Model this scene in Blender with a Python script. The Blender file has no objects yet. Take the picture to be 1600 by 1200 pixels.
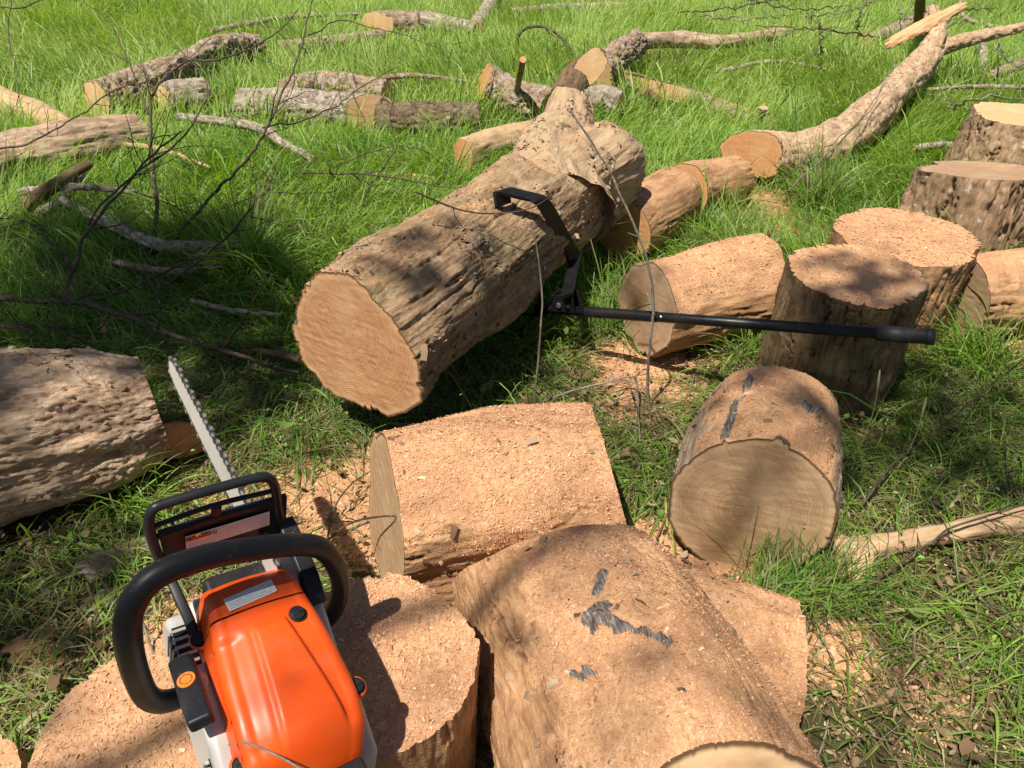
import bpy, math, random
import numpy as np
from mathutils import Vector, Matrix
sc = bpy.context.scene
# ------------------------------------------------------------------ camera, sky, sun, exposure
CAMH = 1.5; PITCH = 35.0; FPX = 1200.0
cam = bpy.data.objects.new('camera', bpy.data.cameras.new('camera'))
sc.collection.objects.link(cam); sc.camera = cam
cam.location = (0, 0, CAMH); cam.rotation_euler = (math.radians(90 - PITCH), 0, 0)
cam.data.sensor_width = 36; cam.data.lens = 36 * FPX / 1600; cam.data.clip_end = 500; cam.data.clip_start = .02
SUN = np.array([-.27, -.33, .89]); SUN /= np.linalg.norm(SUN)
world = bpy.data.worlds.new('World'); sc.world = world; world.use_nodes = True
wn = world.node_tree; bg = wn.nodes['Background']
sky = wn.nodes.new('ShaderNodeTexSky'); sky.sky_type = 'NISHITA'; sky.sun_disc = False
sky.sun_elevation = math.asin(SUN[2]); sky.sun_rotation = math.atan2(SUN[0], SUN[1])
wn.links.new(sky.outputs[0], bg.inputs[0]); bg.inputs[1].default_value = .047
sl = bpy.data.lights.new('sun', 'SUN'); sl.energy = 5.0; sl.angle = math.radians(.55); sl.color = (1, .94, .84)
so = bpy.data.objects.new('sun', sl); sc.collection.objects.link(so)
so.rotation_euler = Vector(SUN).to_track_quat('Z', 'Y').to_euler(); so.location = (0, 0, 20)
sc.view_settings.view_transform = 'Standard'; sc.view_settings.look = 'None'
sc.view_settings.exposure = 0.36; sc.view_settings.gamma = 1.0; sc.view_settings.use_curve_mapping = False
sc.render.engine = 'CYCLES'; sc.cycles.max_bounces = 6; sc.cycles.transparent_max_bounces = 4

# ------------------------------------------------------------------ pixel <-> world helpers
P_ = math.radians(PITCH)
CF = np.array([0, math.cos(P_), -math.sin(P_)]); CU = np.array([0, math.sin(P_), math.cos(P_)]); CC = np.array([0, 0, CAMH])
def ray(u, v): return np.array([(u - 800) / FPX, 0, 0]) + CU * (600 - v) / FPX + CF
def px(u, v, z=0.):
    d = ray(u, v); return CC + d * (z - CAMH) / d[2]
def pxy(u, v, y):
    d = ray(u, v); return CC + d * (y / d[1])
rng = np.random.default_rng(7)

# ------------------------------------------------------------------ numpy noise
def _h(ix, iy, iz, seed):
    n = (ix * 374761393 + iy * 668265263 + iz * 2147483647 + seed * 1274126177) & 0xffffffff
    n = ((n ^ (n >> 13)) * 1274126177) & 0xffffffff
    n = ((n ^ (n >> 15)) * 2246822519) & 0xffffffff
    return ((n ^ (n >> 16)) & 0xffffff) / float(0xffffff) * 2 - 1
def vn(p, seed=0):
    p = np.asarray(p, float); i = np.floor(p).astype(np.int64); f = p - i; f = f * f * f * (f * (f * 6 - 15) + 10)
    r = 0
    for a in (0, 1):
        wa = f[:, 0] if a else 1 - f[:, 0]
        for b in (0, 1):
            wb = f[:, 1] if b else 1 - f[:, 1]
            for c in (0, 1):
                wc = f[:, 2] if c else 1 - f[:, 2]
                r = r + wa * wb * wc * _h(i[:, 0] + a, i[:, 1] + b, i[:, 2] + c, seed)
    return r
def fbm(p, o=3, seed=0, g=.5):
    p = np.asarray(p, float); r = 0; a = 1.; t = 0
    for k in range(o):
        r = r + a * vn(p * 2.03 ** k + 17.3 * k, seed + k * 11); t += a; a *= g
    return r / t
def sstep(a, b, x):
    t = np.clip((x - a) / (b - a), 0, 1); return t * t * (3 - 2 * t)

# ------------------------------------------------------------------ scene helpers
COL = sc.collection
def link(o, parent=None):
    COL.objects.link(o)
    if parent is not None: o.parent = parent
    return o
def tag(o, label=None, cat=None, group=None, kind=None):
    if label: o['label'] = label
    if cat: o['category'] = cat
    if group: o['group'] = group
    if kind: o['kind'] = kind
    return o
def empty(name, loc=(0, 0, 0)):
    o = bpy.data.objects.new(name, None); COL.objects.link(o); o.location = [float(c) for c in loc]; o.empty_display_size = .05
    return o
def mesh_np(name, V, F, mat, parent=None, attrs=None, smooth=True, origin=None):
    """V (n,3); F list of arrays (m,k) of polygons with k corners"""
    if isinstance(F, np.ndarray): F = [F]
    V = np.asarray(V, float)
    org = np.zeros(3) if origin is None else np.asarray(origin, float)
    me = bpy.data.meshes.new(name)
    me.vertices.add(len(V)); me.vertices.foreach_set('co', (V - org).astype(np.float32).ravel())
    loops = np.concatenate([f.ravel() for f in F]).astype(np.int32)
    tot = np.concatenate([np.full(len(f), f.shape[1]) for f in F]).astype(np.int32)
    st = np.concatenate([[0], np.cumsum(tot)[:-1]]).astype(np.int32)
    me.loops.add(len(loops)); me.loops.foreach_set('vertex_index', loops)
    me.polygons.add(len(tot)); me.polygons.foreach_set('loop_start', st); me.polygons.foreach_set('loop_total', tot)
    me.update(calc_edges=True)
    me.polygons.foreach_set('use_smooth', np.full(len(tot), bool(smooth)))
    for k, a in (attrs or {}).items():
        a = np.asarray(a, np.float32)
        if a.ndim == 2:
            at = me.attributes.new(k, 'FLOAT_VECTOR', 'POINT'); at.data.foreach_set('vector', a.ravel())
        else:
            at = me.attributes.new(k, 'FLOAT', 'POINT'); at.data.foreach_set('value', a)
    me.materials.append(mat)
    o = bpy.data.objects.new(name, me); link(o, parent)
    if origin is not None and parent is None: o.location = org
    return o

# ------------------------------------------------------------------ material helpers
class NT:
    def __init__(s, name):
        s.m = bpy.data.materials.new(name); s.m.use_nodes = True; s.t = s.m.node_tree
        s.b = s.t.nodes['Principled BSDF']; s.out = s.t.nodes['Material Output']
    def n(s, ty, **kw):
        nd = s.t.nodes.new(ty)
        for k, v in kw.items(): setattr(nd, k, v)
        return nd
    def l(s, a, b): s.t.links.new(a, b)
    def setin(s, sock, v):
        if hasattr(v, 'is_output') or isinstance(v, bpy.types.NodeSocket): s.l(v, sock)
        else: sock.default_value = v
    def attr(s, name, vec=False):
        a = s.n('ShaderNodeAttribute', attribute_name=name); return a.outputs['Vector'] if vec else a.outputs['Fac']
    def mapv(s, v, sc_, loc=(0, 0, 0), rot=(0, 0, 0)):
        m = s.n('ShaderNodeMapping'); s.l(v, m.inputs[0]); m.inputs['Scale'].default_value = sc_
        m.inputs['Location'].default_value = loc; m.inputs['Rotation'].default_value = rot; return m.outputs[0]
    def noise(s, v, scale, detail=4, rough=.6, dist=0):
        m = s.n('ShaderNodeTexNoise'); s.l(v, m.inputs['Vector']); m.inputs['Scale'].default_value = scale
        m.inputs['Detail'].default_value = detail; m.inputs['Roughness'].default_value = rough; m.inputs['Distortion'].default_value = dist
        return m.outputs['Fac']
    def vor(s, v, scale, feat='F1', out='Distance', rnd=1):
        m = s.n('ShaderNodeTexVoronoi', feature=feat); s.l(v, m.inputs['Vector']); m.inputs['Scale'].default_value = scale
        m.inputs['Randomness'].default_value = rnd; return m.outputs[out]
    def math(s, op, a, b=0., clamp=False):
        m = s.n('ShaderNodeMath', operation=op, use_clamp=clamp); s.setin(m.inputs[0], a); s.setin(m.inputs[1], b); return m.outputs[0]
    def rng(s, v, a, b, c=0., d=1.):
        m = s.n('ShaderNodeMapRange', interpolation_type='SMOOTHSTEP'); s.setin(m.inputs[0], v)
        for i, q in enumerate((a, b, c, d)): m.inputs[i + 1].default_value = q
        return m.outputs[0]
    def mix(s, f, a, b):
        m = s.n('ShaderNodeMix', data_type='RGBA'); s.setin(m.inputs[0], f)
        for sock, v in ((m.inputs[6], a), (m.inputs[7], b)):
            if isinstance(v, tuple): sock.default_value = (*v[:3], 1)
            else: s.l(v, sock)
        return m.outputs[2]
    def ramp(s, f, stops):
        m = s.n('ShaderNodeValToRGB'); s.l(f, m.inputs[0]); e = m.color_ramp.elements
        while len(e) < len(stops): e.new(.5)
        for i, (p, c) in enumerate(stops): e[i].position = p; e[i].color = (*c, 1)
        return m.outputs[0]
    def bump(s, h, strength, dist, prev=None):
        m = s.n('ShaderNodeBump'); s.l(h, m.inputs['Height']); m.inputs['Strength'].default_value = strength
        m.inputs['Distance'].default_value = dist
        if prev is not None: s.l(prev, m.inputs['Normal'])
        return m.outputs[0]
    def fin(s, col=None, rough=.8, bump=None, spec=.3):
        if col is not None: s.setin(s.b.inputs['Base Color'], (*col, 1) if isinstance(col, tuple) else col)
        s.setin(s.b.inputs['Roughness'], rough); s.b.inputs['Specular IOR Level'].default_value = spec
        if bump is not None: s.l(bump, s.b.inputs['Normal'])
        return s.m

DUST_A = (.59, .33, .165); DUST_B = (.43, .225, .115); DUST_C = (.76, .50, .30)
def dust_nodes(t, v):
    n1 = t.noise(v, 90, 5, .7); n2 = t.noise(v, 7, 3, .6); n3 = t.vor(v, 230)
    c = t.ramp(n1, [(.3, DUST_B), (.5, DUST_A), (.72, DUST_C)])
    c = t.mix(t.rng(n2, .40, .62, 0, .6), c, (.44, .22, .115)); c = t.mix(t.rng(t.noise(v, 19, 4, .7), .50, .66, 0, .45), c, (.68, .43, .25))
    h = t.math('ADD', t.math('MULTIPLY', n1, .8), t.math('MULTIPLY', n3, .5))
    return c, h
def mat_bark(name, ca, cb, cc, crack, grey=(.30, .29, .26), glo=.56, ghi=.7, green=0., rough=.9, sx=8., st=55., bs=.6):
    t = NT(name); v = t.attr('lc', True)
    st1 = t.mapv(v, (sx, st, st)); st2 = t.mapv(v, (sx * 3, st * 4, st * 4))
    n1 = t.noise(st1, 1, 6, .65, .3); n2 = t.noise(st2, 1, 4, .7); n3 = t.noise(v, 11, 4, .6)
    f = t.math('ADD', t.math('MULTIPLY', n1, .55), t.math('MULTIPLY', n2, .45))
    c = t.ramp(f, [(.3, crack), (.41, ca), (.54, cb), (.68, cc)])
    c = t.mix(t.rng(n3, .42, .66, 0, .55), c, t.mix(.5, ca, crack))
    c = t.mix(t.math('MULTIPLY', t.attr('crack'), .8), c, crack)
    if green:
        n5 = t.noise(v, 6, 5, .65); c = t.mix(t.rng(n5, .52, .68, 0, green), c, (.16, .17, .055))
    n4 = t.noise(v, 24, 6, .72); c = t.mix(t.rng(n4, glo, ghi, 0, .8), c, grey)
    bw = t.ramp(f, [(.34, tuple(x * .62 for x in cb)), (.5, tuple(min(1, x * .92) for x in cc)), (.66, tuple(min(1, x * 1.12) for x in cc))]); c = t.mix(t.math('MULTIPLY', t.attr('peel'), .85), c, bw)
    pm = t.rng(t.math('ADD', t.attr('patch'), t.math('MULTIPLY', t.math('SUBTRACT', t.noise(v, 95, 5, .75), .5), 1.1)), .42, .58)
    c = t.mix(pm, c, t.ramp(n2, [(.3, (.055, .045, .04)), (.5, (.15, .13, .115)), (.66, (.38, .33, .28))]))
    dc, dh = dust_nodes(t, v)
    dm = t.rng(t.math('ADD', t.attr('dust'), t.math('MULTIPLY', t.math('SUBTRACT', t.noise(v, 60, 4, .7), .5), .9)), .35, .62)
    c = t.mix(dm, c, dc)
    h = t.math('ADD', t.math('MULTIPLY', n1, .6), t.math('MULTIPLY', n2, .7))
    b = t.bump(h, bs, .006); b = t.bump(dh, .55, .003, b)
    return t.fin(c, rough, b, .2)
def mat_end(name, ca=(.56, .29, .135), cb=(.40, .18, .08), cs=(.62, .37, .19), rot=0., arcs=1., grey=0.):
    t = NT(name); v = t.attr('fc', True); rim = t.attr('rim')
    vm = t.mapv(v, (1, 1, 1), (0, 0, 0), (0, 0, rot))
    dn = t.noise(vm, 9, 3, .5)
    ln = t.n('ShaderNodeVectorMath', operation='LENGTH'); t.l(vm, ln.inputs[0])
    d = t.math('ADD', ln.outputs['Value'], t.math('MULTIPLY', dn, .035))
    rg = t.noise(t.mapv(_comb(t, d), (1, 1, 1)), 170, 2, .6)
    st = t.noise(t.mapv(vm, (7, 75, 7)), 1, 7, .72, .9)           # saw streaks one way
    bl = t.noise(vm, 6, 3, .6)
    c = t.mix(t.rng(rg, .38, .62, 0, .60), ca, cb)
    c = t.mix(t.rng(st, .40, .72, 0, .75), c, cb)
    c = t.mix(t.rng(bl, .45, .7, 0, .6), c, cs)
    c = t.mix(t.rng(t.noise(vm, 22, 4, .7), .62, .75, 0, .5), c, (.30, .14, .065))
    c = t.mix(t.rng(rim, .86, .95, 0, .55), c, cs)
    nv_ = t.n('ShaderNodeVectorMath', operation='NORMALIZE'); t.l(vm, nv_.inputs[0]); rad_ = t.noise(t.mapv(nv_.outputs[0], (5, 5, 5)), 1, 6, .8)
    c = t.mix(t.math('MULTIPLY', t.rng(rad_, .60, .68), t.rng(rim, .1, .5)), c, cb)
    ck = t.n('ShaderNodeTexVoronoi', feature='DISTANCE_TO_EDGE'); t.l(t.mapv(vm, (5, 11, 5)), ck.inputs['Vector']); ck.inputs['Scale'].default_value = 1.; c = t.mix(t.math('MULTIPLY', t.rng(ck.outputs['Distance'], .0, .008, 1, 0), t.rng(t.noise(vm, 8, 2, .5), .57, .63, 0, .6)), c, (.13, .06, .03))
    c = t.mix(t.rng(rim, .955, .985), c, (.14, .075, .035))
    if grey: c = t.mix(grey, c, (.34, .25, .17))
    cr = t.noise(t.mapv(vm, (3, 3, 3)), 1, 2, .5, 0)
    w = t.n('ShaderNodeTexWave', wave_type='RINGS', rings_direction='Z'); t.l(t.mapv(v, (1, 1, 0), (-.10, .11, 0)), w.inputs[0])
    w.inputs['Scale'].default_value = 52; w.inputs['Distortion'].default_value = 2.2; w.inputs['Detail'].default_value = 2; w.inputs['Detail Scale'].default_value = .6
    arc = t.math('MULTIPLY', w.outputs['Fac'], t.rng(t.noise(vm, 5, 2, .5), .45, .6))
    c = t.mix(t.math('MULTIPLY', arc, .13 * arcs), c, cb)
    dc, dh = dust_nodes(t, v)
    dm = t.rng(t.math('ADD', t.attr('dust'), t.math('MULTIPLY', t.math('SUBTRACT', t.noise(v, 45, 4, .7), .5), .8)), .35, .62)
    c = t.mix(dm, c, dc)
    b = t.bump(t.math('MULTIPLY', arc, arcs), .16, .0016); b = t.bump(st, .30, .003, b)
    b = t.bump(t.math('MULTIPLY', dh, dm), .6, .003, b)
    return t.fin(c, .75, b, .25)
def _comb(t, d):
    cx = t.n('ShaderNodeCombineXYZ'); t.l(d, cx.inputs[0]); return cx.outputs[0]
def mat_plain(name, col, rough=.5, metal=0., nscale=40, namt=.12, bump=.0, bscale=300, spec=.5, coat=0.):
    t = NT(name); tc = t.n('ShaderNodeTexCoord'); v = tc.outputs['Object']
    n = t.noise(v, nscale, 4, .6)
    c = t.mix(t.math('MULTIPLY', t.rng(n, .35, .75), namt), col, tuple(x * .55 + .05 for x in col))
    t.b.inputs['Metallic'].default_value = metal
    rr = t.rng(t.noise(v, nscale * .6, 4, .7), .3, .7, max(rough - .09, .04), rough + .12)
    b = t.bump(t.noise(v, bscale, 3, .6), bump, .001) if bump else None
    t.fin(c, rr, b, spec)
    if coat: t.b.inputs['Coat Weight'].default_value = coat
    return t.m
def mat_dusty(name, col, rough=.5, amt=.6, scale=260, metal=0.):
    """plastic / metal with stuck specks of sawdust"""
    t = NT(name); tc = t.n('ShaderNodeTexCoord'); v = tc.outputs['Object']
    sp = t.rng(t.noise(v, scale, 2, .5), .68, .73, 0, 1); patch = t.rng(t.noise(v, 14, 3, .6), .5, .68, 0, amt)
    haze = t.rng(t.noise(v, 22, 4, .65), .4, .8, 0, .10 if col[0] > .1 else .035)
    c = t.mix(haze, col, (.40, .30, .2)); c = t.mix(t.math('MULTIPLY', sp, patch), c, (.55, .36, .2))
    t.b.inputs['Metallic'].default_value = metal
    return t.fin(c, t.rng(t.noise(v, 30, 3, .6), .3, .7, max(rough - .04, .05), rough + .06), t.bump(sp, .1, .0006), .5 if col[0] > .1 else .3)
def mat_chip():
    t = NT('sawdust_chips'); r = t.attr('rnd')
    c = t.ramp(r, [(.0, (.40, .19, .095)), (.3, (.55, .295, .155)), (.65, (.66, .39, .22)), (1., (.80, .57, .37))])
    return t.fin(c, .8, None, .25)
M_CHIP = mat_chip()
M_FLAKE = NT('bark_flakes'); M_FLAKE.fin(M_FLAKE.ramp(M_FLAKE.attr('rnd'), [(0, (.10, .06, .035)), (.35, (.24, .155, .09)), (.7, (.42, .30, .19)), (1, (.56, .45, .32))]), .9, None, .15); M_FLAKE = M_FLAKE.m

MB = {
 'main': mat_bark('weathered_wood', (.25, .155, .085), (.38, .25, .14), (.54, .38, .23), (.055, .032, .018), grey=(.44, .37, .27), glo=.50, ghi=.72, green=.35, sx=9, st=40, bs=.8),
 'dusty': mat_bark('dusty_bark', (.36, .19, .095), (.50, .29, .15), (.58, .38, .21), (.10, .05, .025), glo=.62, ghi=.76, sx=10, st=55),
 'greyish': mat_bark('grey_dusty_bark', (.27, .19, .125), (.38, .28, .19), (.48, .38, .27), (.09, .06, .04), grey=(.30, .28, .26), glo=.52, ghi=.66, sx=10, st=50),
 'dark': mat_bark('dark_bark', (.13, .085, .045), (.22, .145, .08), (.30, .21, .12), (.035, .022, .013), grey=(.30, .28, .25), glo=.6, ghi=.74, green=.3),
 'flaky': mat_bark('flaky_pale_wood', (.34, .215, .13), (.55, .39, .26), (.70, .55, .40), (.06, .035, .02), grey=(.44, .35, .27), glo=.50, ghi=.66, sx=9, st=60, bs=.9),
 'rough': mat_bark('rough_bark', (.24, .155, .095), (.38, .265, .175), (.52, .41, .30), (.05, .03, .02), grey=(.42, .41, .38), glo=.50, ghi=.62, green=.15, sx=22, st=45, bs=.8),
 'lichen': mat_bark('lichen_bark', (.24, .18, .13), (.40, .33, .26), (.55, .49, .41), (.07, .045, .03), grey=(.58, .53, .45), glo=.50, ghi=.66, sx=16, st=50),
 'stump': mat_bark('stump_bark', (.26, .16, .09), (.42, .28, .17), (.55, .41, .27), (.07, .04, .025), grey=(.60, .55, .48), glo=.60, ghi=.66, green=.15, sx=8, st=40),
 'cream': mat_bark('cream_bark', (.42, .27, .16), (.58, .41, .26), (.70, .55, .38), (.17, .10, .055), grey=(.62, .50, .37), glo=.54, ghi=.70, sx=12, st=40),
 'bare': mat_bark('bare_wood', (.46, .29, .16), (.58, .40, .235), (.66, .50, .32), (.20, .105, .055), grey=(.55, .46, .34), glo=.6, ghi=.8, sx=5, st=45, bs=.35),
 'mossy': mat_bark('mossy_bark', (.13, .09, .06), (.21, .15, .09), (.32, .25, .17), (.04, .025, .015), grey=(.40, .38, .33), glo=.56, ghi=.68, green=.8, sx=22, st=45),
}
ME = {
 'main': mat_end('cut_wood_main', (.56, .31, .155), (.34, .155, .07), (.64, .39, .21), rot=.9, arcs=1.3),
 'right': mat_end('cut_wood_tan', (.52, .34, .19), (.35, .19, .10), (.60, .42, .24), rot=.9, arcs=.5),  # tan cut wood, less orange than the main face
 'fresh': mat_end('cut_wood_fresh', (.68, .43, .22), (.58, .32, .15), (.74, .52, .30), rot=.5, arcs=.6),
 'orange': mat_end('cut_wood_orange', (.62, .31, .13), (.50, .22, .09), (.66, .40, .2), rot=1.3, arcs=.6),
 'old': mat_end('cut_wood_old', (.50, .31, .17), (.36, .19, .10), (.58, .42, .26), rot=1.6, arcs=.4, grey=.25),
}

# ------------------------------------------------------------------ log generator
FOOT = []          # ground footprints, for keeping grass out of the wood
def spline(pts, n):
    pts = np.asarray(pts, float)
    if len(pts) == 2: t = np.linspace(0, 1, n)[:, None]; return pts[0] * (1 - t) + pts[1] * t
    P = np.vstack([2 * pts[0] - pts[1], pts, 2 * pts[-1] - pts[-2]]); k = len(pts) - 1
    u = np.linspace(0, k, n); i = np.minimum(u.astype(int), k - 1); t = (u - i)[:, None]
    a, b, c, d = P[i], P[i + 1], P[i + 2], P[i + 3]
    return .5 * ((2 * b) + (c - a) * t + (2 * a - 5 * b + 4 * c - d) * t * t + (3 * b - a - 3 * c + d) * t ** 3)
def nrm(v): v = np.asarray(v, float); return v / (np.linalg.norm(v, axis=-1, keepdims=True) + 1e-12)
def frames(C):
    T = nrm(np.gradient(C, axis=0)); up = np.array([0, 0, 1.]) if abs(T[0][2]) < .9 else np.array([0, 1., 0])
    N = np.zeros_like(T); n = up - T[0] * (up @ T[0]); N[0] = nrm(n)
    for i in range(1, len(T)):
        n = N[i - 1] - T[i] * (N[i - 1] @ T[i]); N[i] = nrm(n)
    return T, N, np.cross(T, N)
def chips(V, F, w, per_m2, size, parent, name='sawdust', maxn=60000, mat=None, asp=1.):
    """scatter small wood chips over faces where weight w is high"""
    A, B, C_, D = V[F[:, 0]], V[F[:, 1]], V[F[:, 2]], V[F[:, 3]]
    fn = np.cross(C_ - A, D - B); ar = np.linalg.norm(fn, axis=1) / 2; fn = nrm(fn)
    ww = ar * np.clip(w[F].mean(1), 0, 1) ** 1.3; tot = ww.sum()
    n = int(min(tot * per_m2, maxn))
    if n < 10: return None
    f = rng.choice(len(F), n, p=ww / tot); u, v = rng.random((2, n, 1))
    p = (A[f] * (1 - u) + B[f] * u) * (1 - v) + (D[f] * (1 - u) + C_[f] * u) * v
    nn = fn[f]; d = nrm(rng.normal(size=(n, 3))); d = nrm(d - nn * (d * nn).sum(1, keepdims=True) + nn * rng.normal(0, .28, (n, 1)))
    s = nrm(np.cross(nn, d) + nn * rng.normal(0, .35, (n, 1)))
    L = size * rng.lognormal(0, .45, (n, 1)); W = L * rng.uniform(.22, .5, (n, 1)) * asp
    p = p + nn * rng.uniform(.0002, .0022, (n, 1))
    bend = nn * L * rng.uniform(0, .25, (n, 1))
    Vq = np.stack([p - d * L / 2 - s * W / 2, p - s * W / 2 + bend, p + d * L / 2 - s * W / 2, p + d * L / 2 + s * W / 2, p + s * W / 2 + bend, p - d * L / 2 + s * W / 2], 1).reshape(-1, 3)
    b = np.arange(n)[:, None] * 6
    Q = np.concatenate([b + np.array([[0, 1, 4, 5]]), b + np.array([[1, 2, 3, 4]])])
    r = np.clip(rng.normal(.5, .22, n), 0, 1)
    return tag(mesh_np(name, Vq, Q, mat or M_CHIP, parent, {'rnd': np.repeat(r, 6)}, smooth=False), kind='stuff')

def tube_surface(pts, radii, res, kind, seed, lump=.06, amp=.008, n0=None, n1=None, dust=0., patches=(), squash=1., knots=(), dustdir=None, lumpf=2.2, peel=None):
    pts = np.asarray(pts, float); seg = np.linalg.norm(np.diff(pts, axis=0), axis=1).sum()
    rm = float(np.mean(radii)); na = int(np.clip(2 * math.pi * rm / res, 20, 560)); nl = int(np.clip(seg / res, 8, 700))
    C = spline(pts, nl); T, N, B = frames(C); s = np.linspace(0, seg, nl)
    R = np.interp(s, np.linspace(0, seg, len(radii)), radii)
    th = np.linspace(0, 2 * math.pi, na, endpoint=False); S, TH = np.meshgrid(s, th, indexing='ij')
    RR = np.repeat(R[:, None], na, 1); cs, sn = np.cos(TH), np.sin(TH)
    q = np.stack([S.ravel() * .8 / rm * .35, cs.ravel(), sn.ravel()], 1)
    lf = 1 + lump * (fbm(q * lumpf * .55 + seed * 3.1, 2, seed) * 1.6 + .5 * fbm(q * lumpf * 1.6 + 5, 2, seed + 5))
    cir = np.stack([S.ravel(), (RR * cs).ravel(), (RR * sn).ravel()], 1)
    big = max(rm, .03)
    if kind == 'flaky': a = fbm(cir * [3.6, 38, 38], 4, seed + 1, .55); a2 = fbm(cir * [14, 150, 150], 3, seed + 2, .6); ar_ = np.abs(fbm(cir * [3.5, 46, 46], 2, seed + 3, .5)); d = .7 * a + .5 * a2 + .5 * (sstep(0, .10, ar_) - 1) * sstep(-.1, .2, a); crack = .7 * np.maximum(sstep(.25, .55, -a), (1 - sstep(0, .03, ar_)) * sstep(-.1, .2, a))
    elif kind in ('rough', 'lichen', 'mossy', 'cream'):
        a = np.abs(fbm(cir * [18, 34, 34] * (1 + .0 * big), 3, seed + 1)); a2 = fbm(cir * [60, 90, 90], 3, seed + 2); d = sstep(0, .22, a) * 1.3 - .8 + .5 * a2; crack = 1 - sstep(.01, .09, a)
    elif kind == 'bare': a = fbm(cir * [3, 30, 30], 3, seed + 1); a2 = fbm(cir * [10, 120, 120], 3, seed + 2); d = .35 * a + .2 * a2; crack = sstep(.42, .6, -a)
    else:
        w = cir + .010 * np.stack([fbm(cir * 14, 3, seed + 8)] * 3, 1)
        a = np.abs(fbm(w * [3.2, 30, 30], 3, seed + 1, .5)); a2 = fbm(cir * [13, 115, 115], 4, seed + 2, .65); a3 = np.abs(fbm(w * [13, 10, 10], 3, seed + 3)); a4 = fbm(cir * [5, 14, 14], 3, seed + 9)
        gate = sstep(-.15, .25, a4)
        d = 1.15 * (sstep(0, .13, a) - 1) * gate + .55 * a2 + .35 * (sstep(0, .03, a3) - 1) * gate + .6 * a4; crack = gate * np.maximum(1 - sstep(.01, .06, a), .6 * (1 - sstep(.0, .018, a3)))
    rad = (N[:, None, :] * cs[..., None] * squash + B[:, None, :] * sn[..., None]); rn = nrm(rad)
    base = C[:, None, :] + rad * (RR * lf.reshape(nl, na))[..., None]
    upw = rn[..., 2] if dustdir is None else (rn @ nrm(dustdir))
    nz = fbm(base.reshape(-1, 3) * 6, 4, seed + 4).reshape(nl, na); nz2 = fbm(base.reshape(-1, 3) * 22, 3, seed + 6).reshape(nl, na)
    du = np.clip(sstep(.95 - dust * 1.25, 1.35 - dust * 1.25, upw + .38 * nz + .20 * nz2), 0, 1) * min(1, dust * 2.2) if dust > 0 else np.zeros((nl, na))
    pa = np.zeros((nl, na))
    if patches:
        bb = base.reshape(-1, 3); bD = (bb - CC) @ CF; bU = 800 + FPX * bb[:, 0] / bD; bV = 600 - FPX * ((bb - CC) @ CU) / bD
        def on_(q_):
            k = (bU - q_[0]) ** 2 + (bV - q_[1]) ** 2 < 150; return bb[k][bD[k].argmin()] if k.any() else np.array([0, 0, -9.])
        patches = [(on_(a_), on_(b_), r_) for a_, b_, r_ in patches]
    for (p0, p1, r_) in patches:
        p0, p1 = np.asarray(p0, float), np.asarray(p1, float); e = p1 - p0
        tt = np.clip(((base - p0) @ e) / (e @ e + 1e-9), 0, 1)[..., None]; dd = np.linalg.norm(base - (p0 + e * tt), axis=2)
        pa = np.maximum(pa, 1 - sstep(r_ * 1.0, r_ * 1.25, dd + r_ * (.9 * nz2 + .4 * nz)))
    du = du * (1 - pa)
    pl = np.zeros((nl, na))
    if peel: pl = sstep(-.012, .012, S + .10 * nz + .035 * nz2 + .04 * np.sin(3 * TH + 1) - peel); fine = fbm(cir * [3, 40, 40], 4, seed + 13).reshape(nl, na); d = (d.reshape(nl, na) * (1 - .75 * pl) + .45 * fine * pl - 1.15 * pl + .5 * np.exp(-((S + .10 * nz + .035 * nz2 + .04 * np.sin(3 * TH + 1) - peel + .02) / .03) ** 2)); crack = crack * (1 - .6 * pl.ravel())
    disp = amp * d.reshape(nl, na) * (1 - .8 * du) + du * (.0022 * nz2 + .005 * nz) + pa * (.010 + .016 * nz2 + .010 * fbm(cir * [40, 150, 150], 2, seed + 15).reshape(nl, na))
    for (ks, kt, kr, kh) in knots:      # swellings where limbs left
        dang = np.abs((TH - kt + math.pi) % (2 * math.pi) - math.pi) * RR; disp = disp + kh * np.exp(-(((S - ks) ** 2 + dang ** 2) / kr ** 2))
    V = base + rn * disp[..., None]
    for end, nn in ((0, n0), (1, n1)):
        Ct, Tt = (C[0], T[0]) if end == 0 else (C[-1], T[-1])
        if nn is None: nn = Tt
        nn = nrm(nn); k = Tt @ nn; off = V - C[:, None, :]
        sh = -(off @ nn) / k + (off @ Tt) * 0
        dist = s if end == 0 else seg - s; wgt = 1 - sstep(0, min(2.2 * rm, seg * .6), dist)
        V = V + T[:, None, :] * (sh * wgt[:, None])[..., None]
    idx = np.arange(nl * na).reshape(nl, na); nx = np.roll(idx, -1, 1)
    F = np.stack([idx[:-1], nx[:-1], nx[1:], idx[1:]], -1).reshape(-1, 4)
    return V, F, dict(lc=cir, dust=du.ravel(), crack=(crack.reshape(nl, na) * (1 - du)).ravel(), patch=pa.ravel(), peel=pl.ravel()), C, T, R
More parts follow.
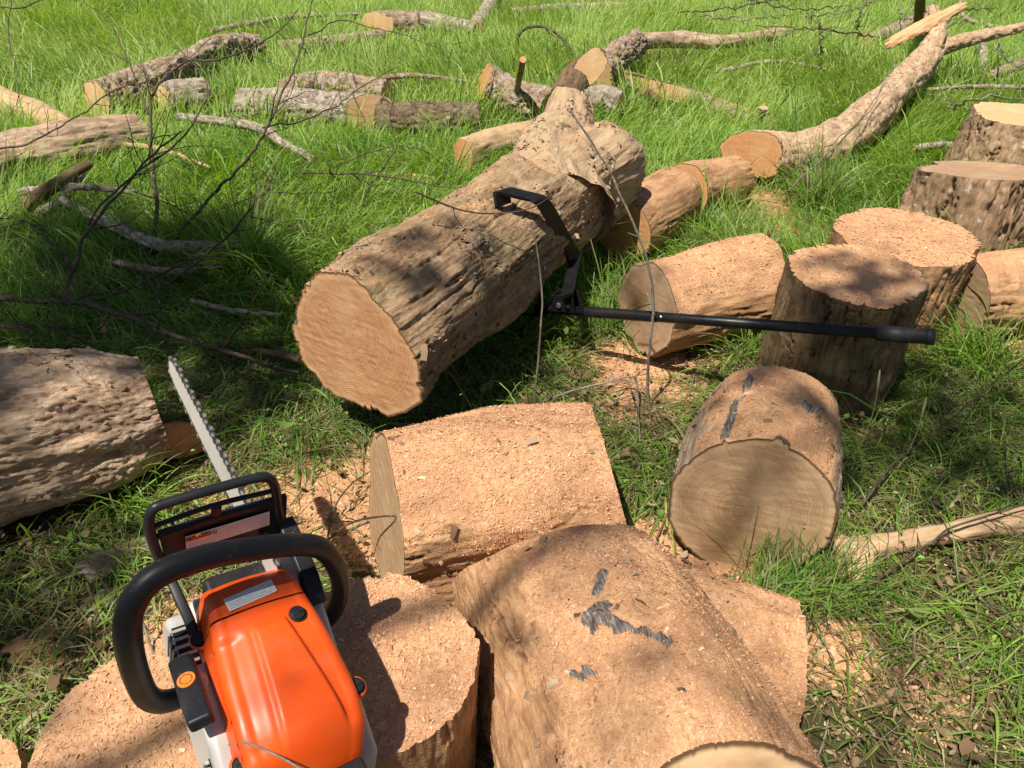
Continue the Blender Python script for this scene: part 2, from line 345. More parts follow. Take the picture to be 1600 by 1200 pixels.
def cap_mesh(ring, center, nout, res, rm, dust, seed, flip, rough=.0012, pith=(0, 0)):
    nr = int(np.clip(rm / res, 5, 70)); na = len(ring); t = np.linspace(1, 0.0, nr + 1)[:-1]
    t = t ** .9
    V = [center + (ring - center) * k for k in t]; V = np.concatenate(V + [center[None]])
    e1 = nrm(np.cross(nout, [0.13, .2, 1.]) if abs(nout[2]) < .9 else np.cross(nout, [0, 1., 0])); e2 = np.cross(nout, e1)
    loc = np.stack([(V - center) @ e1 - pith[0], (V - center) @ e2 - pith[1], np.zeros(len(V))], 1)
    z = rough * fbm(loc * [25, 90, 1] + seed, 3, seed) * 1.; rim = np.append(np.repeat(t, na), 0)
    du = np.zeros(len(V))
    if dust > 0: du = np.clip(sstep(.25, .75, dust + .5 * fbm(loc * 7 + seed, 4, seed + 3)), 0, 1); z = z + du * .0025 * fbm(loc * 60, 3, seed + 4)
    z[rim > .995] = 0
    V = V + nout * z[:, None]
    F = []
    for k in range(nr - 1):
        a = np.arange(na) + k * na; b = np.roll(np.arange(na), -1) + k * na; F.append(np.stack([a, b, b + na, a + na], 1))
    F = np.concatenate(F); a = np.arange(na) + (nr - 1) * na; b = np.roll(np.arange(na), -1) + (nr - 1) * na
    Tt = np.stack([a, b, np.full(na, len(V) - 1)], 1)
    if flip: F = F[:, ::-1]; Tt = Tt[:, ::-1]
    return V, [F, Tt], dict(fc=loc, rim=rim, dust=du)
def log(name, label, cat, pts, radii, kind='main', endm='fresh', res=.006, seed=1, caps=(1, 1), capdust=(0, 0), dust=0., chip=0, chipsize=.006,
        group=None, limbs=(), flakes=0, piths=((0.02, .01), (0, 0)), foot=True, endms=None, **kw):
    pts = np.asarray(pts, float)
    if seed in (641, 643, 644, 647, 149, 651, 655): pts = np.array([CC + (p - CC) * ((p[2] + .055 - CAMH) / (p[2] - CAMH)) for p in pts])
    org = pts[0].copy(); low = pts[:, 2].argmin(); org = np.array([pts[0][0], pts[0][1], 0.])
    root = empty(name, org); tag(root, label, cat, group)
    V, F, at, C, T, R = tube_surface(pts, radii, res, kind, seed, dust=dust, **kw)
    nl, na = V.shape[:2]; Vf = V.reshape(-1, 3)
    allV, allF, allA = [Vf], [F], [at]; off = len(Vf)
    for (lp, lr, lkw) in limbs:
        v2, f2, a2, *_r = tube_surface(lp, lr, res, kind, seed + 31 + len(allV), dust=lkw.pop('dust', dust), **{**dict(lump=.1, amp=kw.get('amp', .008)), **{k: v for k, v in lkw.items() if k != 'endm'}})
        allF.append(f2 + off); allV.append(v2.reshape(-1, 3)); allA.append(a2); off += v2.shape[0] * v2.shape[1]
        cv, cf, ca = cap_mesh(v2[-1], v2[-1].mean(0), nrm(_r[1][-1]), res, lr[-1], a2['dust'].mean(), seed + 3, True)
        mesh_np('cut_face', cv - org, cf, ME[lkw.get('endm', endm)], root, ca)
    A = {k: np.concatenate([a[k] for a in allA]) for k in allA[0]}
    AV = np.concatenate(allV); AF = np.concatenate(allF)
    mesh_np('bark' if kind != 'bare' else 'wood_surface', AV - org, AF, MB[kind], root, A)
    for e in (0, 1):
        if not caps[e]: continue
        ring = V[0] if e == 0 else V[-1]; cen = ring.mean(0); u, s_, vt = np.linalg.svd(ring - cen, full_matrices=False); nn = vt[2]
        t_ = -T[0] if e == 0 else T[-1]; nn = nn if nn @ t_ > 0 else -nn
        em = endms[e] if endms else endm
        cv, cf, ca = cap_mesh(ring, cen, nn, res, float(np.linalg.norm(ring - cen, axis=1).mean()), capdust[e], seed + 7 * e, e == 1, pith=piths[e])
        # orient
        f0 = cf[0][0]; fnn = np.cross(cv[f0[1]] - cv[f0[0]], cv[f0[2]] - cv[f0[0]])
        if fnn @ nn < 0: cf = [f[:, ::-1] for f in cf]
        mesh_np('cut_face', cv - org, cf, ME[em], root, ca)
        if capdust[e] > .3 and chip: chips(cv - org, cf[0], ca['dust'], chip, chipsize, root)
    if chip and A['dust'].max() > .2: chips(AV - org, AF, A['dust'], chip, chipsize, root)
    if flakes: chips(AV - org, AF, np.clip(.25 + 2. * fbm(AV * 9, 3, seed + 77), 0, 1) * (1 - .6 * A['dust']), flakes, .011, root, 'bark_flakes', 30000, M_FLAKE, 1.3)
    if foot:
        for c, r in zip(C[::max(1, nl // 30)], R[::max(1, nl // 30)]): FOOT.append((c[0], c[1], r, c[2]))
    return root
def stump(name, label, cat, top, h, r, r0=None, lean=(0, 0), **kw):
    x, y = top[0], top[1]; r0 = r0 or r * 1.08
    kw.setdefault('lump', .07); kw.setdefault('chip', 0)
    return log(name, label, cat, [(x + lean[0], y + lean[1], -.02), (x + lean[0] * .4, y + lean[1] * .4, h * .5), (x, y, h)], [r0, (r0 + r) / 2, r], caps=(0, 1), **kw)

# ================================================================== THE LOGS
v3 = lambda *a: np.array(a, float)
# --- the long main log lifted by the lever
mA, mB = v3(-.445, 1.785, .372), v3(.36, 3.20, .36)
log('main_log', 'long thick log with a large cut face, gripped by the black lifting lever', 'log',
    [mA, mA * .66 + mB * .34 + v3(0, 0, .0), mA * .33 + mB * .67 + v3(.0, 0, .01), mB], [.222, .205, .215, .24, .235], kind='main', endm='main', res=.0038, seed=3,
    n0=(-.52, -.85, .05), dust=.20, chip=6000, chipsize=.004, flakes=4200, amp=.012, lump=.15, peel=1.02, foot=False, piths=((.05, -.06), (0, 0)),
    patches=[((755, 372), (768, 378), .012)],
    limbs=[([v3(.18, 2.72, .36), px(862, 262, .46), px(882, 208, .54), px(888, 166, .61)], [.225, .19, .128, .102], dict(dust=.0, amp=.006, lump=.13, peel=-1.))], knots=((.72, .1, .05, .016), (1.35, 5.6, .12, .03), (.35, 5.5, .07, .014), (.9, 5.0, .10, .018), (1.5, .6, .12, .035), (.55, 4.6, .06, .012)))
# --- rounds in the foreground
log('log_round', 'short sawdust-covered log round lying sideways under the end of the long log', 'log round',
    [v3(-.292, 1.255, .215), v3(-.02, 1.325, .215), v3(.250, 1.40, .205)], [.23, .232, .225, .20], kind='dusty', endm='right', res=.0042, seed=11,
    n0=(-.95, -.30, .13), n1=(.97, .1, .25), flakes=1200, dust=.58, chip=60000, chipsize=.0034, amp=.012, lump=.15)
log('big_log', 'biggest foreground log with dark grey bark patches under a coat of sawdust', 'log',
    [v3(.085, 1.15, .205), v3(.145, 1.00, .205), v3(.235, .76, .19), v3(.32, .45, .17)], [.215, .24, .265, .27], kind='dusty', endm='fresh', res=.0038, seed=23,
    n0=(-.2, .9, .42), n1=(.20, -.80, .50), flakes=1200, dust=.62, chip=60000, chipsize=.0032, amp=.011, lump=.09, dustdir=(.25, .25, .93),
    patches=[((938, 962), (958, 998), .021), ((958, 998), (1005, 1042), .014), ((932, 868), (932, 905), .008), ((1010, 1045), (1100, 1108), .006), ((915, 1125), (950, 1140), .006)],
    limbs=[([v3(.18, .96, .15), v3(.34, .97, .14), v3(.46, .96, .135), v3(.56, .945, .13)], [.18, .17, .155, .135], dict(dust=.98, amp=.004, lump=.16))])
log('log_round', 'log round facing the camera with a wide shaded cut face, to the right', 'log round',
    [v3(.568, 1.335, .20), v3(.635, 1.50, .20), v3(.715, 1.69, .20)], [.196, .203, .195, .178], kind='greyish', endm='right', res=.004, seed=31,
    n0=(-.24, -.96, .12), flakes=2500, dust=.42, chip=26000, chipsize=.0030, amp=.008, lump=.05,
    patches=[((1148, 620), (1130, 680), .009), ((1170, 583), (1162, 602), .010), ((1205, 695), (1213, 705), .010), ((1255, 625), (1280, 640), .012)])
stump('log_round', 'upright sawdust-topped log round that the chainsaw stands on', 'log round', (-.235, .80), .375, .173, .173, kind='dusty', endm='orange', res=.004, seed=41, capdust=(0, 1.), chip=70000, chipsize=.0033, amp=.012, lump=.06, dust=.1)
stump('log_round', 'low upright log round at the bottom left corner, left of the chainsaw', 'log round', (-.580, .70), .335, .178, .178, kind='dusty', endm='orange', res=.0045, seed=47, capdust=(0, .95), chip=36000, chipsize=.0034, amp=.010, lump=.07, dust=.1)
stump('log_round', 'sliver of an upright log round in the bottom left corner of the photo', 'log round', (-.99, .66), .16, .13, .13, kind='dusty', endm='orange', res=.007, seed=48, capdust=(0, .8), chip=9000, amp=.008)
log('log_round', 'large weathered pale log round with flaky fibrous wood at the left edge', 'log round',
    [v3(-1.72, 1.44, .21), v3(-1.35, 1.60, .21), v3(-1.02, 1.76, .195)], [.235, .235, .235, .218, .185, .135], kind='flaky', endm='orange', res=.004, seed=53,
    n1=(.84, .52, .0), flakes=1400, amp=.016, lump=.13, dust=.04)
# thin split slab behind it
def slab(name, label, cat, loc, size, rot, mat, seed=1, res=14, attrs='fc', curve=.15):
    """an irregular split / bark slab with thickness, frayed outline"""
    n, m = res * 3, res; u, v = np.meshgrid(np.linspace(-1, 1, n), np.linspace(-1, 1, m), indexing='ij')
    L, W, H = size; e = 1 + .22 * fbm(np.stack([u.ravel() * 2, v.ravel() * .3, u.ravel() * 0 + seed], 1), 3, seed).reshape(n, m)
    f = 1 + .25 * fbm(np.stack([v.ravel() * 3, v.ravel() * 0, v.ravel() * 0 + seed + 5], 1), 3, seed + 1).reshape(n, m)
    x = u * L / 2 * f; y = v * W / 2 * e * (1 - .25 * u ** 4)
    z0 = -curve * W * v * v; t1 = .3 * fbm(np.stack([x.ravel() * 30, y.ravel() * 120, x.ravel() * 0 + seed], 1), 3, seed).reshape(n, m) * H
    edge = np.maximum(np.abs(u), np.abs(v)) > .999
    top = np.stack([x, y, z0 + H / 2 * np.where(edge, .3, 1) + t1], -1).reshape(-1, 3); bot = np.stack([x, y, z0 - H / 2 * np.where(edge, .3, 1) + t1 * .4], -1).reshape(-1, 3)
    i = np.arange(n * m).reshape(n, m); F = np.stack([i[:-1, :-1], i[1:, :-1], i[1:, 1:], i[:-1, 1:]], -1).reshape(-1, 4); k = n * m
    bd = np.concatenate([i[:, 0], i[-1, 1:], i[::-1, -1][1:], i[0, ::-1][1:-1]]); b2 = np.roll(bd, -1)
    S = np.stack([bd, bd + k, b2 + k, b2], 1)
    V = np.concatenate([top, bot]); M = np.array(Matrix.Rotation(rot[2], 3, 'Z') @ Matrix.Rotation(rot[1], 3, 'Y') @ Matrix.Rotation(rot[0], 3, 'X'))
    zz = np.zeros(len(V)); loc3 = np.stack([V[:, 0], V[:, 1], V[:, 2]], 1)
    o = mesh_np(name, V @ M.T + np.asarray(loc), [F, F[:, ::-1] + k, S[:, ::-1]], mat, None, dict(fc=loc3[:, [1, 0, 2]], lc=loc3, rim=zz, dust=zz, crack=zz, patch=zz), origin=np.asarray(loc, float))
    return tag(o, label, cat)
slab('split_wood', 'orange-brown split wedge of wood sticking out behind the weathered round on the left', 'wood piece', px(284, 688, .08), (.15, .10, .03), (1.15, .30, .55), ME['orange'], 5)
slab('bark_slab', 'ragged brown slab of bark lying in the grass left of the chainsaw guard', 'bark', px(195, 862, .03), (.20, .085, .014), (.1, .1, .75), MB['rough'], 8)
slab('bark_slab', 'small brown bark piece in the grass below the bark slab at left', 'bark', px(170, 935, .02), (.12, .06, .012), (.15, .0, .5), MB['rough'], 9)
slab('bark_slab', 'brown bark scrap in the shade at the left photo edge', 'bark', px(55, 1000, .02), (.12, .08, .012), (.1, .2, .9), MB['dusty'], 10)
slab('bark_slab', 'dark bark strip between the two stumps and the shaded round', 'bark', px(1385, 690, .02), (.16, .05, .012), (.2, .1, -.5), MB['dusty'], 12)
slab('bark_slab', 'narrow grey bark strip on the ground behind the middle sawdust round', 'bark', px(1135, 340, .03), (.34, .06, .014), (.1, .05, -.75), MB['dark'], 13)
slab('split_wood', 'short dark orange split piece standing behind the far end of the long log', 'wood piece', px(1000, 268, .14), (.20, .06, .035), (.4, 1.3, .2), ME['orange'], 15)
slab('wood_chunk', 'pale sunlit splinter of wood lying among the grass left of the long log', 'wood piece', px(645, 276, .04), (.26, .055, .02), (.2, 0, -.35), ME['fresh'], 16)
# --- middle round + upright rounds on the right
log('log_round', 'sunlit sawdust-topped round with a split left face, behind the lever handle', 'log round',
    [v3(.47, 2.36, .175), v3(.69, 2.45, .175), v3(.92, 2.54, .17)], [.17, .175, .17], kind='dusty', endm='old', res=.005, seed=61,
    n0=(-.90, -.42, .14), dust=.60, chip=14000, chipsize=.005, amp=.010, lump=.10)
stump('log_round', 'dark upright round right behind the grip of the lever handle', 'log round', (1.07, 2.135), .42, .20, .215, lean=(.0, .02), kind='dark', endm='old', res=.005, seed=67, capdust=(0, .75), chip=9000, chipsize=.005, amp=.02, lump=.13, dust=.04)
stump('log_round', 'upright round with a broad sunlit sawdust top, behind the dark one', 'log round', (1.41, 2.56), .36, .24, .225, kind='dusty', endm='orange', res=.006, seed=71, capdust=(0, .9), chip=9000, chipsize=.006, amp=.016, lump=.10, dust=.08)
stump('tree_stump', 'broad jagged stump with white lichen stains near the right edge', 'stump', (2.06, 3.28), .345, .29, .33, kind='stump', endm='old', res=.007, seed=73, n1=(.0, .20, 1), capdust=(0, .3), amp=.03, lump=.20)
stump('tree_stump', 'farther stump with a pale clean cut top at the right edge', 'stump', (2.60, 4.05), .37, .215, .30, kind='stump', endm='fresh', res=.008, seed=79, n1=(0, -.03, 1), amp=.03, lump=.14)
log('log', 'pale fibrous log running out of the photo at the right edge', 'log', [v3(1.66, 2.52, .13), v3(2.3, 2.62, .14), v3(3.0, 2.75, .14)], [.15, .165, .16], kind='dusty', endm='old', res=.006, seed=83, amp=.014, dust=.35)
# --- logs behind the long one
log('log_round', 'reddish round lying behind the long log, close to the lever hook', 'log round', [px(975, 360, .14), px(1010, 338, .145), px(1058, 308, .15)], [.14, .15, .14], kind='dusty', endm='orange', res=.006, seed=89, amp=.009, dust=.22, chip=3000)
log('log_round', 'reddish round lying end to end between its twin and the long forked branch', 'log round', [px(1068, 300, .14), px(1100, 292, .12), px(1150, 282, .11)], [.135, .13, .12], kind='dusty', endm='orange', res=.007, seed=97, amp=.012, dust=.25, chip=3000)
def forked():
    pts = [px(1176, 240, .16), px(1235, 240, .14), px(1300, 222, .15), px(1350, 190, .17), px(1392, 152, .18), px(1430, 112, .22), px(1462, 72, .30)]
    p = pts[-1]
    return log('forked_branch', 'long pale crooked trunk with a forked top and a round brown cut face', 'log', pts, [.118, .112, .108, .118, .10, .095, .085], kind='cream', endm='orange', res=.009, seed=101, amp=.008, lump=.14, caps=(1, 0), n0=(-.55, -.83, .1),
        limbs=[([pts[-2] * .4 + p * .6, px(1463, 45, .42), px(1455, 18, .50)], [.085, .065, .05], dict(dust=0, endm='fresh')),
               ([pts[-2] * .2 + p * .8, px(1520, 60, .36), px(1597, 43, .42)], [.06, .045, .03], dict(dust=0))], knots=((.95, 1.2, .1, .02),))
forked()
slab('split_wood', 'pale yellow split board leaning over the fork of the far crooked trunk', 'wood piece', px(1447, 38, .46), (.62, .09, .03), (.9, -.35, .35), ME['fresh'], 21)
log('snag', 'dark reddish broken stub standing behind the yellow split board', 'branch', [px(1440, 60, .1), px(1437, 20, .42), px(1440, -15, .65)], [.05, .04, .03], kind='dark', res=.012, seed=103, amp=.006, foot=False)
log('log', 'grey flaky log lying left of the fork in the far grass', 'log', [px(1352, 68, .07), px(1430, 38, .09)], [.07, .085], kind='rough', res=.012, seed=107, amp=.01)
# upper centre group
log('log', 'leaning log with a bright round cut face at the upper centre', 'log', [px(880, 158, .14), px(900, 125, .22), px(922, 106, .30)], [.11, .11, .095], kind='dark', endm='fresh', res=.008, seed=109, n1=(.30, -.85, .35), amp=.008, capdust=(0, 0), foot=True)
log('log', 'rough barked log behind the bright round cut face', 'log', [px(930, 118, .16), px(962, 92, .20), px(995, 66, .22)], [.12, .11, .09], kind='rough', res=.009, seed=113, amp=.02, lump=.16)
log('branch_log', 'pale smooth branch running right from the rough barked log at the top', 'branch', [px(990, 66, .18), px(1060, 62, .14), px(1130, 66, .12), px(1190, 57, .13), px(1224, 50, .15)], [.06, .065, .055, .055, .045], kind='flaky', endm='fresh', res=.01, seed=115, amp=.008, lump=.14)
log('log', 'chunk of rough dark bark log with its cut end facing left, upper centre', 'log', [px(757, 128, .15), px(800, 150, .13), px(862, 168, .11)], [.115, .105, .11], kind='rough', endm='orange', res=.008, seed=127, n0=(-.9, -.1, .35), amp=.02, lump=.12)
log('stick', 'short upright brown stick rising from the dark bark chunk', 'stick', [px(806, 150, .15), px(812, 118, .32), px(817, 93, .46)], [.022, .02, .02], kind='main', endm='orange', res=.008, seed=128, amp=.003, foot=False)
log('log', 'short whitish lichened log right behind the fork stub of the long log', 'log', [px(912, 165, .09), px(940, 160, .10), px(968, 165, .09)], [.095, .10, .09], kind='lichen', res=.009, seed=129, amp=.014)
log('log', 'small pale barkless log lying in sunny grass behind the long log', 'log', [px(722, 243, .085), px(765, 228, .09), px(838, 212, .085)], [.083, .09, .085], kind='bare', endm='orange', res=.007, seed=131, n0=(-.72, -.68, .1), amp=.004, lump=.12)
log('log', 'mossy dark log lying behind the small pale barkless log', 'log', [px(592, 188, .09), px(670, 190, .095), px(748, 190, .09)], [.105, .115, .11], kind='mossy', endm='old', res=.009, seed=137, amp=.016)
log('log', 'pale grey barked log behind the mossy log', 'log', [px(380, 168, .09), px(470, 172, .10), px(583, 178, .10)], [.11, .125, .12], kind='lichen', endm='fresh', res=.009, seed=139, n1=(.5, -.85, .2), amp=.014)
log('log', 'thin rough log lying just behind the pale grey barked log', 'log', [px(440, 150, .08), px(500, 140, .09), px(605, 150, .08)], [.10, .125, .10], kind='rough', res=.01, seed=140, amp=.016)
log('log', 'shaggy log with a pale cut face at the upper left', 'log', [px(150, 158, .10), px(215, 138, .11), px(290, 108, .11), px(345, 82, .10), px(405, 72, .09)], [.12, .12, .11, .12, .085], kind='rough', endm='fresh', res=.009, seed=149, n0=(-.45, -.88, .15), amp=.02, lump=.16)
log('log_round', 'short grey lichened round with a yellow cut side at the upper left', 'log round', [px(248, 160, .09), px(275, 155, .10), px(325, 148, .10)], [.105, .12, .115], kind='lichen', endm='fresh', res=.009, seed=151, n0=(-.6, -.75, .3), amp=.012)
log('log', 'thin far log continuing behind the shaggy log', 'log', [px(436, 76, .06), px(505, 68, .07), px(600, 56, .06)], [.06, .055, .05], kind='rough', endm='orange', res=.013, seed=157, amp=.01)
log('log', 'bleached pole lying diagonally at the left edge', 'log', [px(-60, 120, .13), px(0, 158, .12), px(62, 180, .11), px(128, 215, .09)], [.10, .095, .08, .07], kind='bare', res=.009, seed=163, amp=.005)
log('log', 'wide bleached fibrous log at the left edge in front of the bleached pole', 'log', [px(-120, 288, .12), px(0, 250, .12), px(110, 230, .13), px(222, 212, .10)], [.14, .135, .145, .11], kind='flaky', endm='fresh', res=.007, seed=167, amp=.014, lump=.14)
for nm, lab, p, r, k in [
  ('log', 'left of two far logs showing round cut faces at the top', [px(590, 36, .11), px(618, 36, .11), px(655, 38, .10)], [.10, .10, .09], 'rough'),
  ('log', 'right of two far logs showing round cut faces at the top', [px(669, 34, .09), px(710, 42, .09), px(745, 48, .08)], [.085, .08, .07], 'lichen')]:
    log(nm, lab, 'log', p, r, kind=k, endm='fresh', res=.014, seed=int(p[0][0] * 100) + 500, n0=(-.5, -.85, .1), amp=.014)
log('log', 'thin grey log pointing away at the top, left of the arched branch', 'log', [px(742, 44, .07), px(762, 15, .08), px(780, -15, .08)], [.07, .075, .07], kind='lichen', res=.014, seed=601, amp=.012)
log('branch_log', 'long low grey branch across the far grass at the top', 'branch', [px(800, 18, .05), px(880, 12, .07), px(960, 10, .06), px(1030, 4, .06)], [.035, .045, .04, .03], kind='lichen', res=.014, seed=607, amp=.006)
log('branch_log', 'mottled branch with a cut end lying in the grass right of the upper centre logs', 'branch', [px(1064, 149, .09), px(1100, 160, .08), px(1140, 180, .06), px(1186, 195, .05)], [.052, .055, .05, .04], kind='rough', endm='fresh', res=.008, seed=613, n0=(-.75, -.65, .1), amp=.006)
log('stick', 'little forked stub standing at the far end of the mottled branch', 'stick', [px(1186, 200, .02), px(1190, 180, .12), px(1193, 168, .17)], [.035, .03, .03], kind='lichen', res=.009, seed=617, amp=.005)
log('stick', 'tiny cut stub poking out of the grass right of the whitish lichened log', 'stick', [px(1006, 143, .10), px(1030, 158, .04)], [.03, .03], kind='dark', endm='fresh', res=.008, seed=619, amp=.003)
log('branch_log', 'weathered pale branch running to the right edge beside the shaded round', 'branch', [px(1300, 868, .035), px(1345, 858, .04), px(1420, 842, .04), px(1510, 828, .04), px(1640, 800, .045)], [.045, .034, .028, .03, .034], kind='bare', endm='fresh', res=.005, seed=631, amp=.006, lump=.18, dust=.1)
log('branch_log', 'thick knobby root flare hugging the right side of the shaded round', 'branch', [px(1322, 912, .0), px(1340, 878, .03), px(1350, 850, .04)], [.035, .036, .026], kind='bare', endm='fresh', res=.005, seed=633, amp=.005, lump=.2, foot=False)
log('branch_log', 'pale lichened branch with an orange cut end lying in the dark grass at left', 'branch', [px(96, 312, .08), px(150, 340, .06), px(240, 380, .05), px(310, 386, .05), px(388, 383, .06)], [.018, .022, .026, .026, .022], kind='lichen', endm='orange', res=.005, seed=641, amp=.004)
log('branch_log', 'brown broken limb leaning in the grass at the far left', 'branch', [px(38, 322, .03), px(85, 290, .10), px(140, 255, .16)], [.035, .032, .022], kind='dark', res=.006, seed=643, amp=.006)
log('branch_log', 'thin pale limb lying below the broken brown limb at the far left', 'branch', [px(60, 335, .03), px(105, 305, .06), px(130, 270, .10)], [.022, .02, .015], kind='lichen', res=.006, seed=644, amp=.004)
log('branch_log', 'bent pale branch lying in the sunny grass left of centre', 'branch', [px(276, 182, .05), px(345, 190, .09), px(405, 200, .09), px(440, 222, .06), px(492, 250, .03)], [.022, .026, .028, .024, .018], kind='lichen', res=.007, seed=647, amp=.004)
log('branch_log', 'short thick twig end touching the left rim of the long log face', 'branch', [px(378, 548, .05), px(430, 553, .07), px(470, 562, .08)], [.012, .014, .014], kind='dark', res=.004, seed=649, amp=.002)
log('branch_log', 'pale crooked branch at the right edge by the far stump', 'branch', [px(1428, 232, .05), px(1470, 226, .06), px(1512, 232, .05)], [.018, .022, .018], kind='lichen', res=.008, seed=651, amp=.004)
log('branch_log', 'dead limb reaching in from the right edge above the far stump', 'branch', [px(1540, 122, .10), px(1565, 112, .14), px(1620, 92, .22)], [.03, .035, .04], kind='rough', res=.01, seed=653, amp=.008)
log('branch_log', 'slender pale branch lying across the grass at the right edge', 'branch', [px(1450, 140, .06), px(1530, 135, .08), px(1640, 138, .1)], [.012, .014, .016], kind='lichen', res=.01, seed=655, amp=.003)
log('branch_log', 'crooked grey branch in the grass at the top right corner', 'branch', [px(1500, -5, .20), px(1505, 25, .15), px(1545, 40, .1), px(1590, 42, .1)], [.02, .02, .018, .014], kind='lichen', res=.012, seed=656, amp=.004)
log('branch_log', 'broken mottled limb standing in the right far grass', 'branch', [px(1530, 120, .03), px(1537, 95, .10), px(1534, 66, .20)], [.03, .03, .025], kind='lichen', res=.011, seed=657, amp=.007)

EXB = [('bleached curved branch in the sunny grass below the shaggy log', (180, 225, .10), (245, 232, .13), (330, 262, .09), .014, 'bare'),
       ('grey lichened branch slanting through the half shade below the bleached fibrous log', (30, 300, .12), (120, 292, .14), (215, 300, .12), .016, 'lichen'),
       ('brown branch lying behind the mossy dark log', (560, 130, .10), (640, 118, .13), (735, 128, .10), .016, 'rough'),
       ('pale crooked branch between the shaggy log and the far cut logs', (330, 48, .12), (440, 28, .14), (560, 22, .10), .022, 'lichen'),
       ('grey branch lying left of the far crooked trunk', (1130, 110, .10), (1210, 96, .12), (1290, 108, .09), .014, 'lichen'),
       ('mottled branch in the shaded grass right beside the pale lichened branch', (170, 408, .08), (270, 424, .10), (375, 412, .07), .011, 'rough'),
       ('pale stick pointing to the long log rim through the shaded grass', (300, 470, .06), (370, 486, .08), (440, 492, .06), .008, 'lichen')]
for k, (lb_, a_, b_, c_, r_b, kd) in enumerate(EXB):
    log('branch_log', lb_, 'branch', [px(*a_), px(*b_), px(*c_)], [r_b, r_b * 1.1, r_b * .7], kind=kd, endm='fresh', res=.006 if a_[1] > 250 else .009, seed=701 + k, amp=.004, lump=.2, foot=False)

# ================================================================== THIN BRANCHES
def mat_twig(name, ca, cb, lic):
    t = NT(name); tc = t.n('ShaderNodeTexCoord'); v = tc.outputs['Object']
    c = t.mix(t.rng(t.noise(v, 25, 4, .7), .35, .7), ca, cb); c = t.mix(t.rng(t.noise(v, 60, 5, .7), .58, .66, 0, .7), c, lic)
    return t.fin(c, .8, t.bump(t.noise(v, 220, 3, .6), .5, .001), .25)
M_TW = mat_twig('dark_twig', (.065, .045, .032), (.13, .095, .065), (.28, .27, .23)); M_TWG = mat_twig('grey_twig', (.17, .14, .105), (.30, .26, .20), (.50, .49, .43))
def tube_np(P, R, k=7):
    P = np.asarray(P, float); T, N, B = frames(P); th = np.linspace(0, 2 * math.pi, k, endpoint=False)
    V = P[:, None] + (N[:, None] * np.cos(th)[None, :, None] + B[:, None] * np.sin(th)[None, :, None]) * np.asarray(R)[:, None, None]
    n = len(P); i = np.arange(n * k).reshape(n, k); nx = np.roll(i, -1, 1)
    F = np.stack([i[:-1], nx[:-1], nx[1:], i[1:]], -1).reshape(-1, 4)
    return V.reshape(-1, 3), F, [i[0][::-1], i[-1]]
class Soup:
    def __init__(s): s.V = []; s.F = []; s.n = 0; s.C = []
    def add(s, V, F, caps=()):
        s.V.append(V); s.F.append(F + s.n); s.C += [(c + s.n)[None] for c in caps]; s.n += len(V)
    def mesh(s, name, mat, parent=None, origin=None, smooth=True):
        F = [np.concatenate(s.F)]
        k = {}
        for c in s.C: k.setdefault(c.shape[1], []).append(c)
        return mesh_np(name, np.concatenate(s.V), F + [np.concatenate(v) for v in k.values()], mat, parent, None, smooth, origin)
def wob(P, n, a, sd):
    C = spline(P, n); L = np.linalg.norm(np.diff(C, axis=0), axis=1).sum(); s = np.linspace(0, L, n)
    w = np.stack([fbm(np.stack([s * 9, s * 0 + sd, s * 0 + j * 7], 1), 3, sd) for j in range(3)], 1)
    return C + w * a * np.minimum(1, np.minimum(s, L - s) * 8 + .1)[:, None]
def branch(label, P, r0, r1, twigs=0, tl=.25, seed=1, mat=None, name='dead_branch', cat='branch', group=None, a=.012, up=.2):
    P = [np.asarray(p, float) for p in P]
    if 11 <= seed <= 27 or 42 <= seed <= 43 or 50 <= seed <= 76: P = [CC + (p - CC) * ((min(p[2] * 1.55 + .02, .72) - CAMH) / (p[2] - CAMH)) for p in P]; r0 *= 1.12; r1 *= 1.1
    rr = np.random.default_rng(seed); s = Soup()
    n = 10 * len(P) + 8; C = wob(P, n, a, seed); R = np.linspace(r0, r1, n) * (1 + .12 * fbm(np.stack([np.arange(n) * .6, np.zeros(n), np.zeros(n) + seed], 1), 2, seed))
    V, F, cp = tube_np(C, R); s.add(V, F, cp)
    for k in range(twigs):
        i = rr.integers(n // 6, n - 3); d = nrm(C[i + 1] - C[i]); o = nrm(np.cross(d, nrm(rr.normal(size=3)))); d2 = nrm(d * .7 + o * .9 + np.array([0, 0, up * rr.random()])); L = tl * rr.uniform(.4, 1.2)
        q = [C[i]]; 
        for m in range(5): d2 = nrm(d2 + rr.normal(0, .16, 3) + np.array([0, 0, .05])); nxt = q[-1] + d2 * L / 5; nxt[2] = max(nxt[2], .01); q.append(nxt)
        q = wob(np.array(q), 16, .005, seed + k); rb = max(R[i] * .55, .0012)
        V, F, cp = tube_np(q, np.linspace(rb, .0007, 16), 5); s.add(V, F, cp)
        if rr.random() < .6:
            j = rr.integers(4, 12); e = nrm(q[j + 1] - q[j] + rr.normal(0, .03, 3)); e = nrm(nrm(q[j + 1] - q[j]) + rr.normal(0, .5, 3)); w = wob(np.array([q[j], q[j] + e * L * .25, q[j] + e * L * .45 + [0, 0, .01]]), 9, .003, seed + k + 9)
            V, F, cp = tube_np(w, np.linspace(rb * .6, .0006, 9), 5); s.add(V, F, cp)
    o = s.mesh(name, mat or M_TW, None, np.array([P[0][0], P[0][1], 0.]))
    return tag(o, label, cat, group)
B = branch
B('dark bare branch rising upright from the shaded grass and curving right at the top left', [px(238, 388, .02), px(243, 300, .12), px(234, 185, .26), px(240, 145, .31), px(268, 112, .36), px(297, 94, .40), px(345, 94, .42), px(400, 72, .44), px(440, 45, .46), px(465, 15, .48)], .0085, .0022, 12, .3, 11)
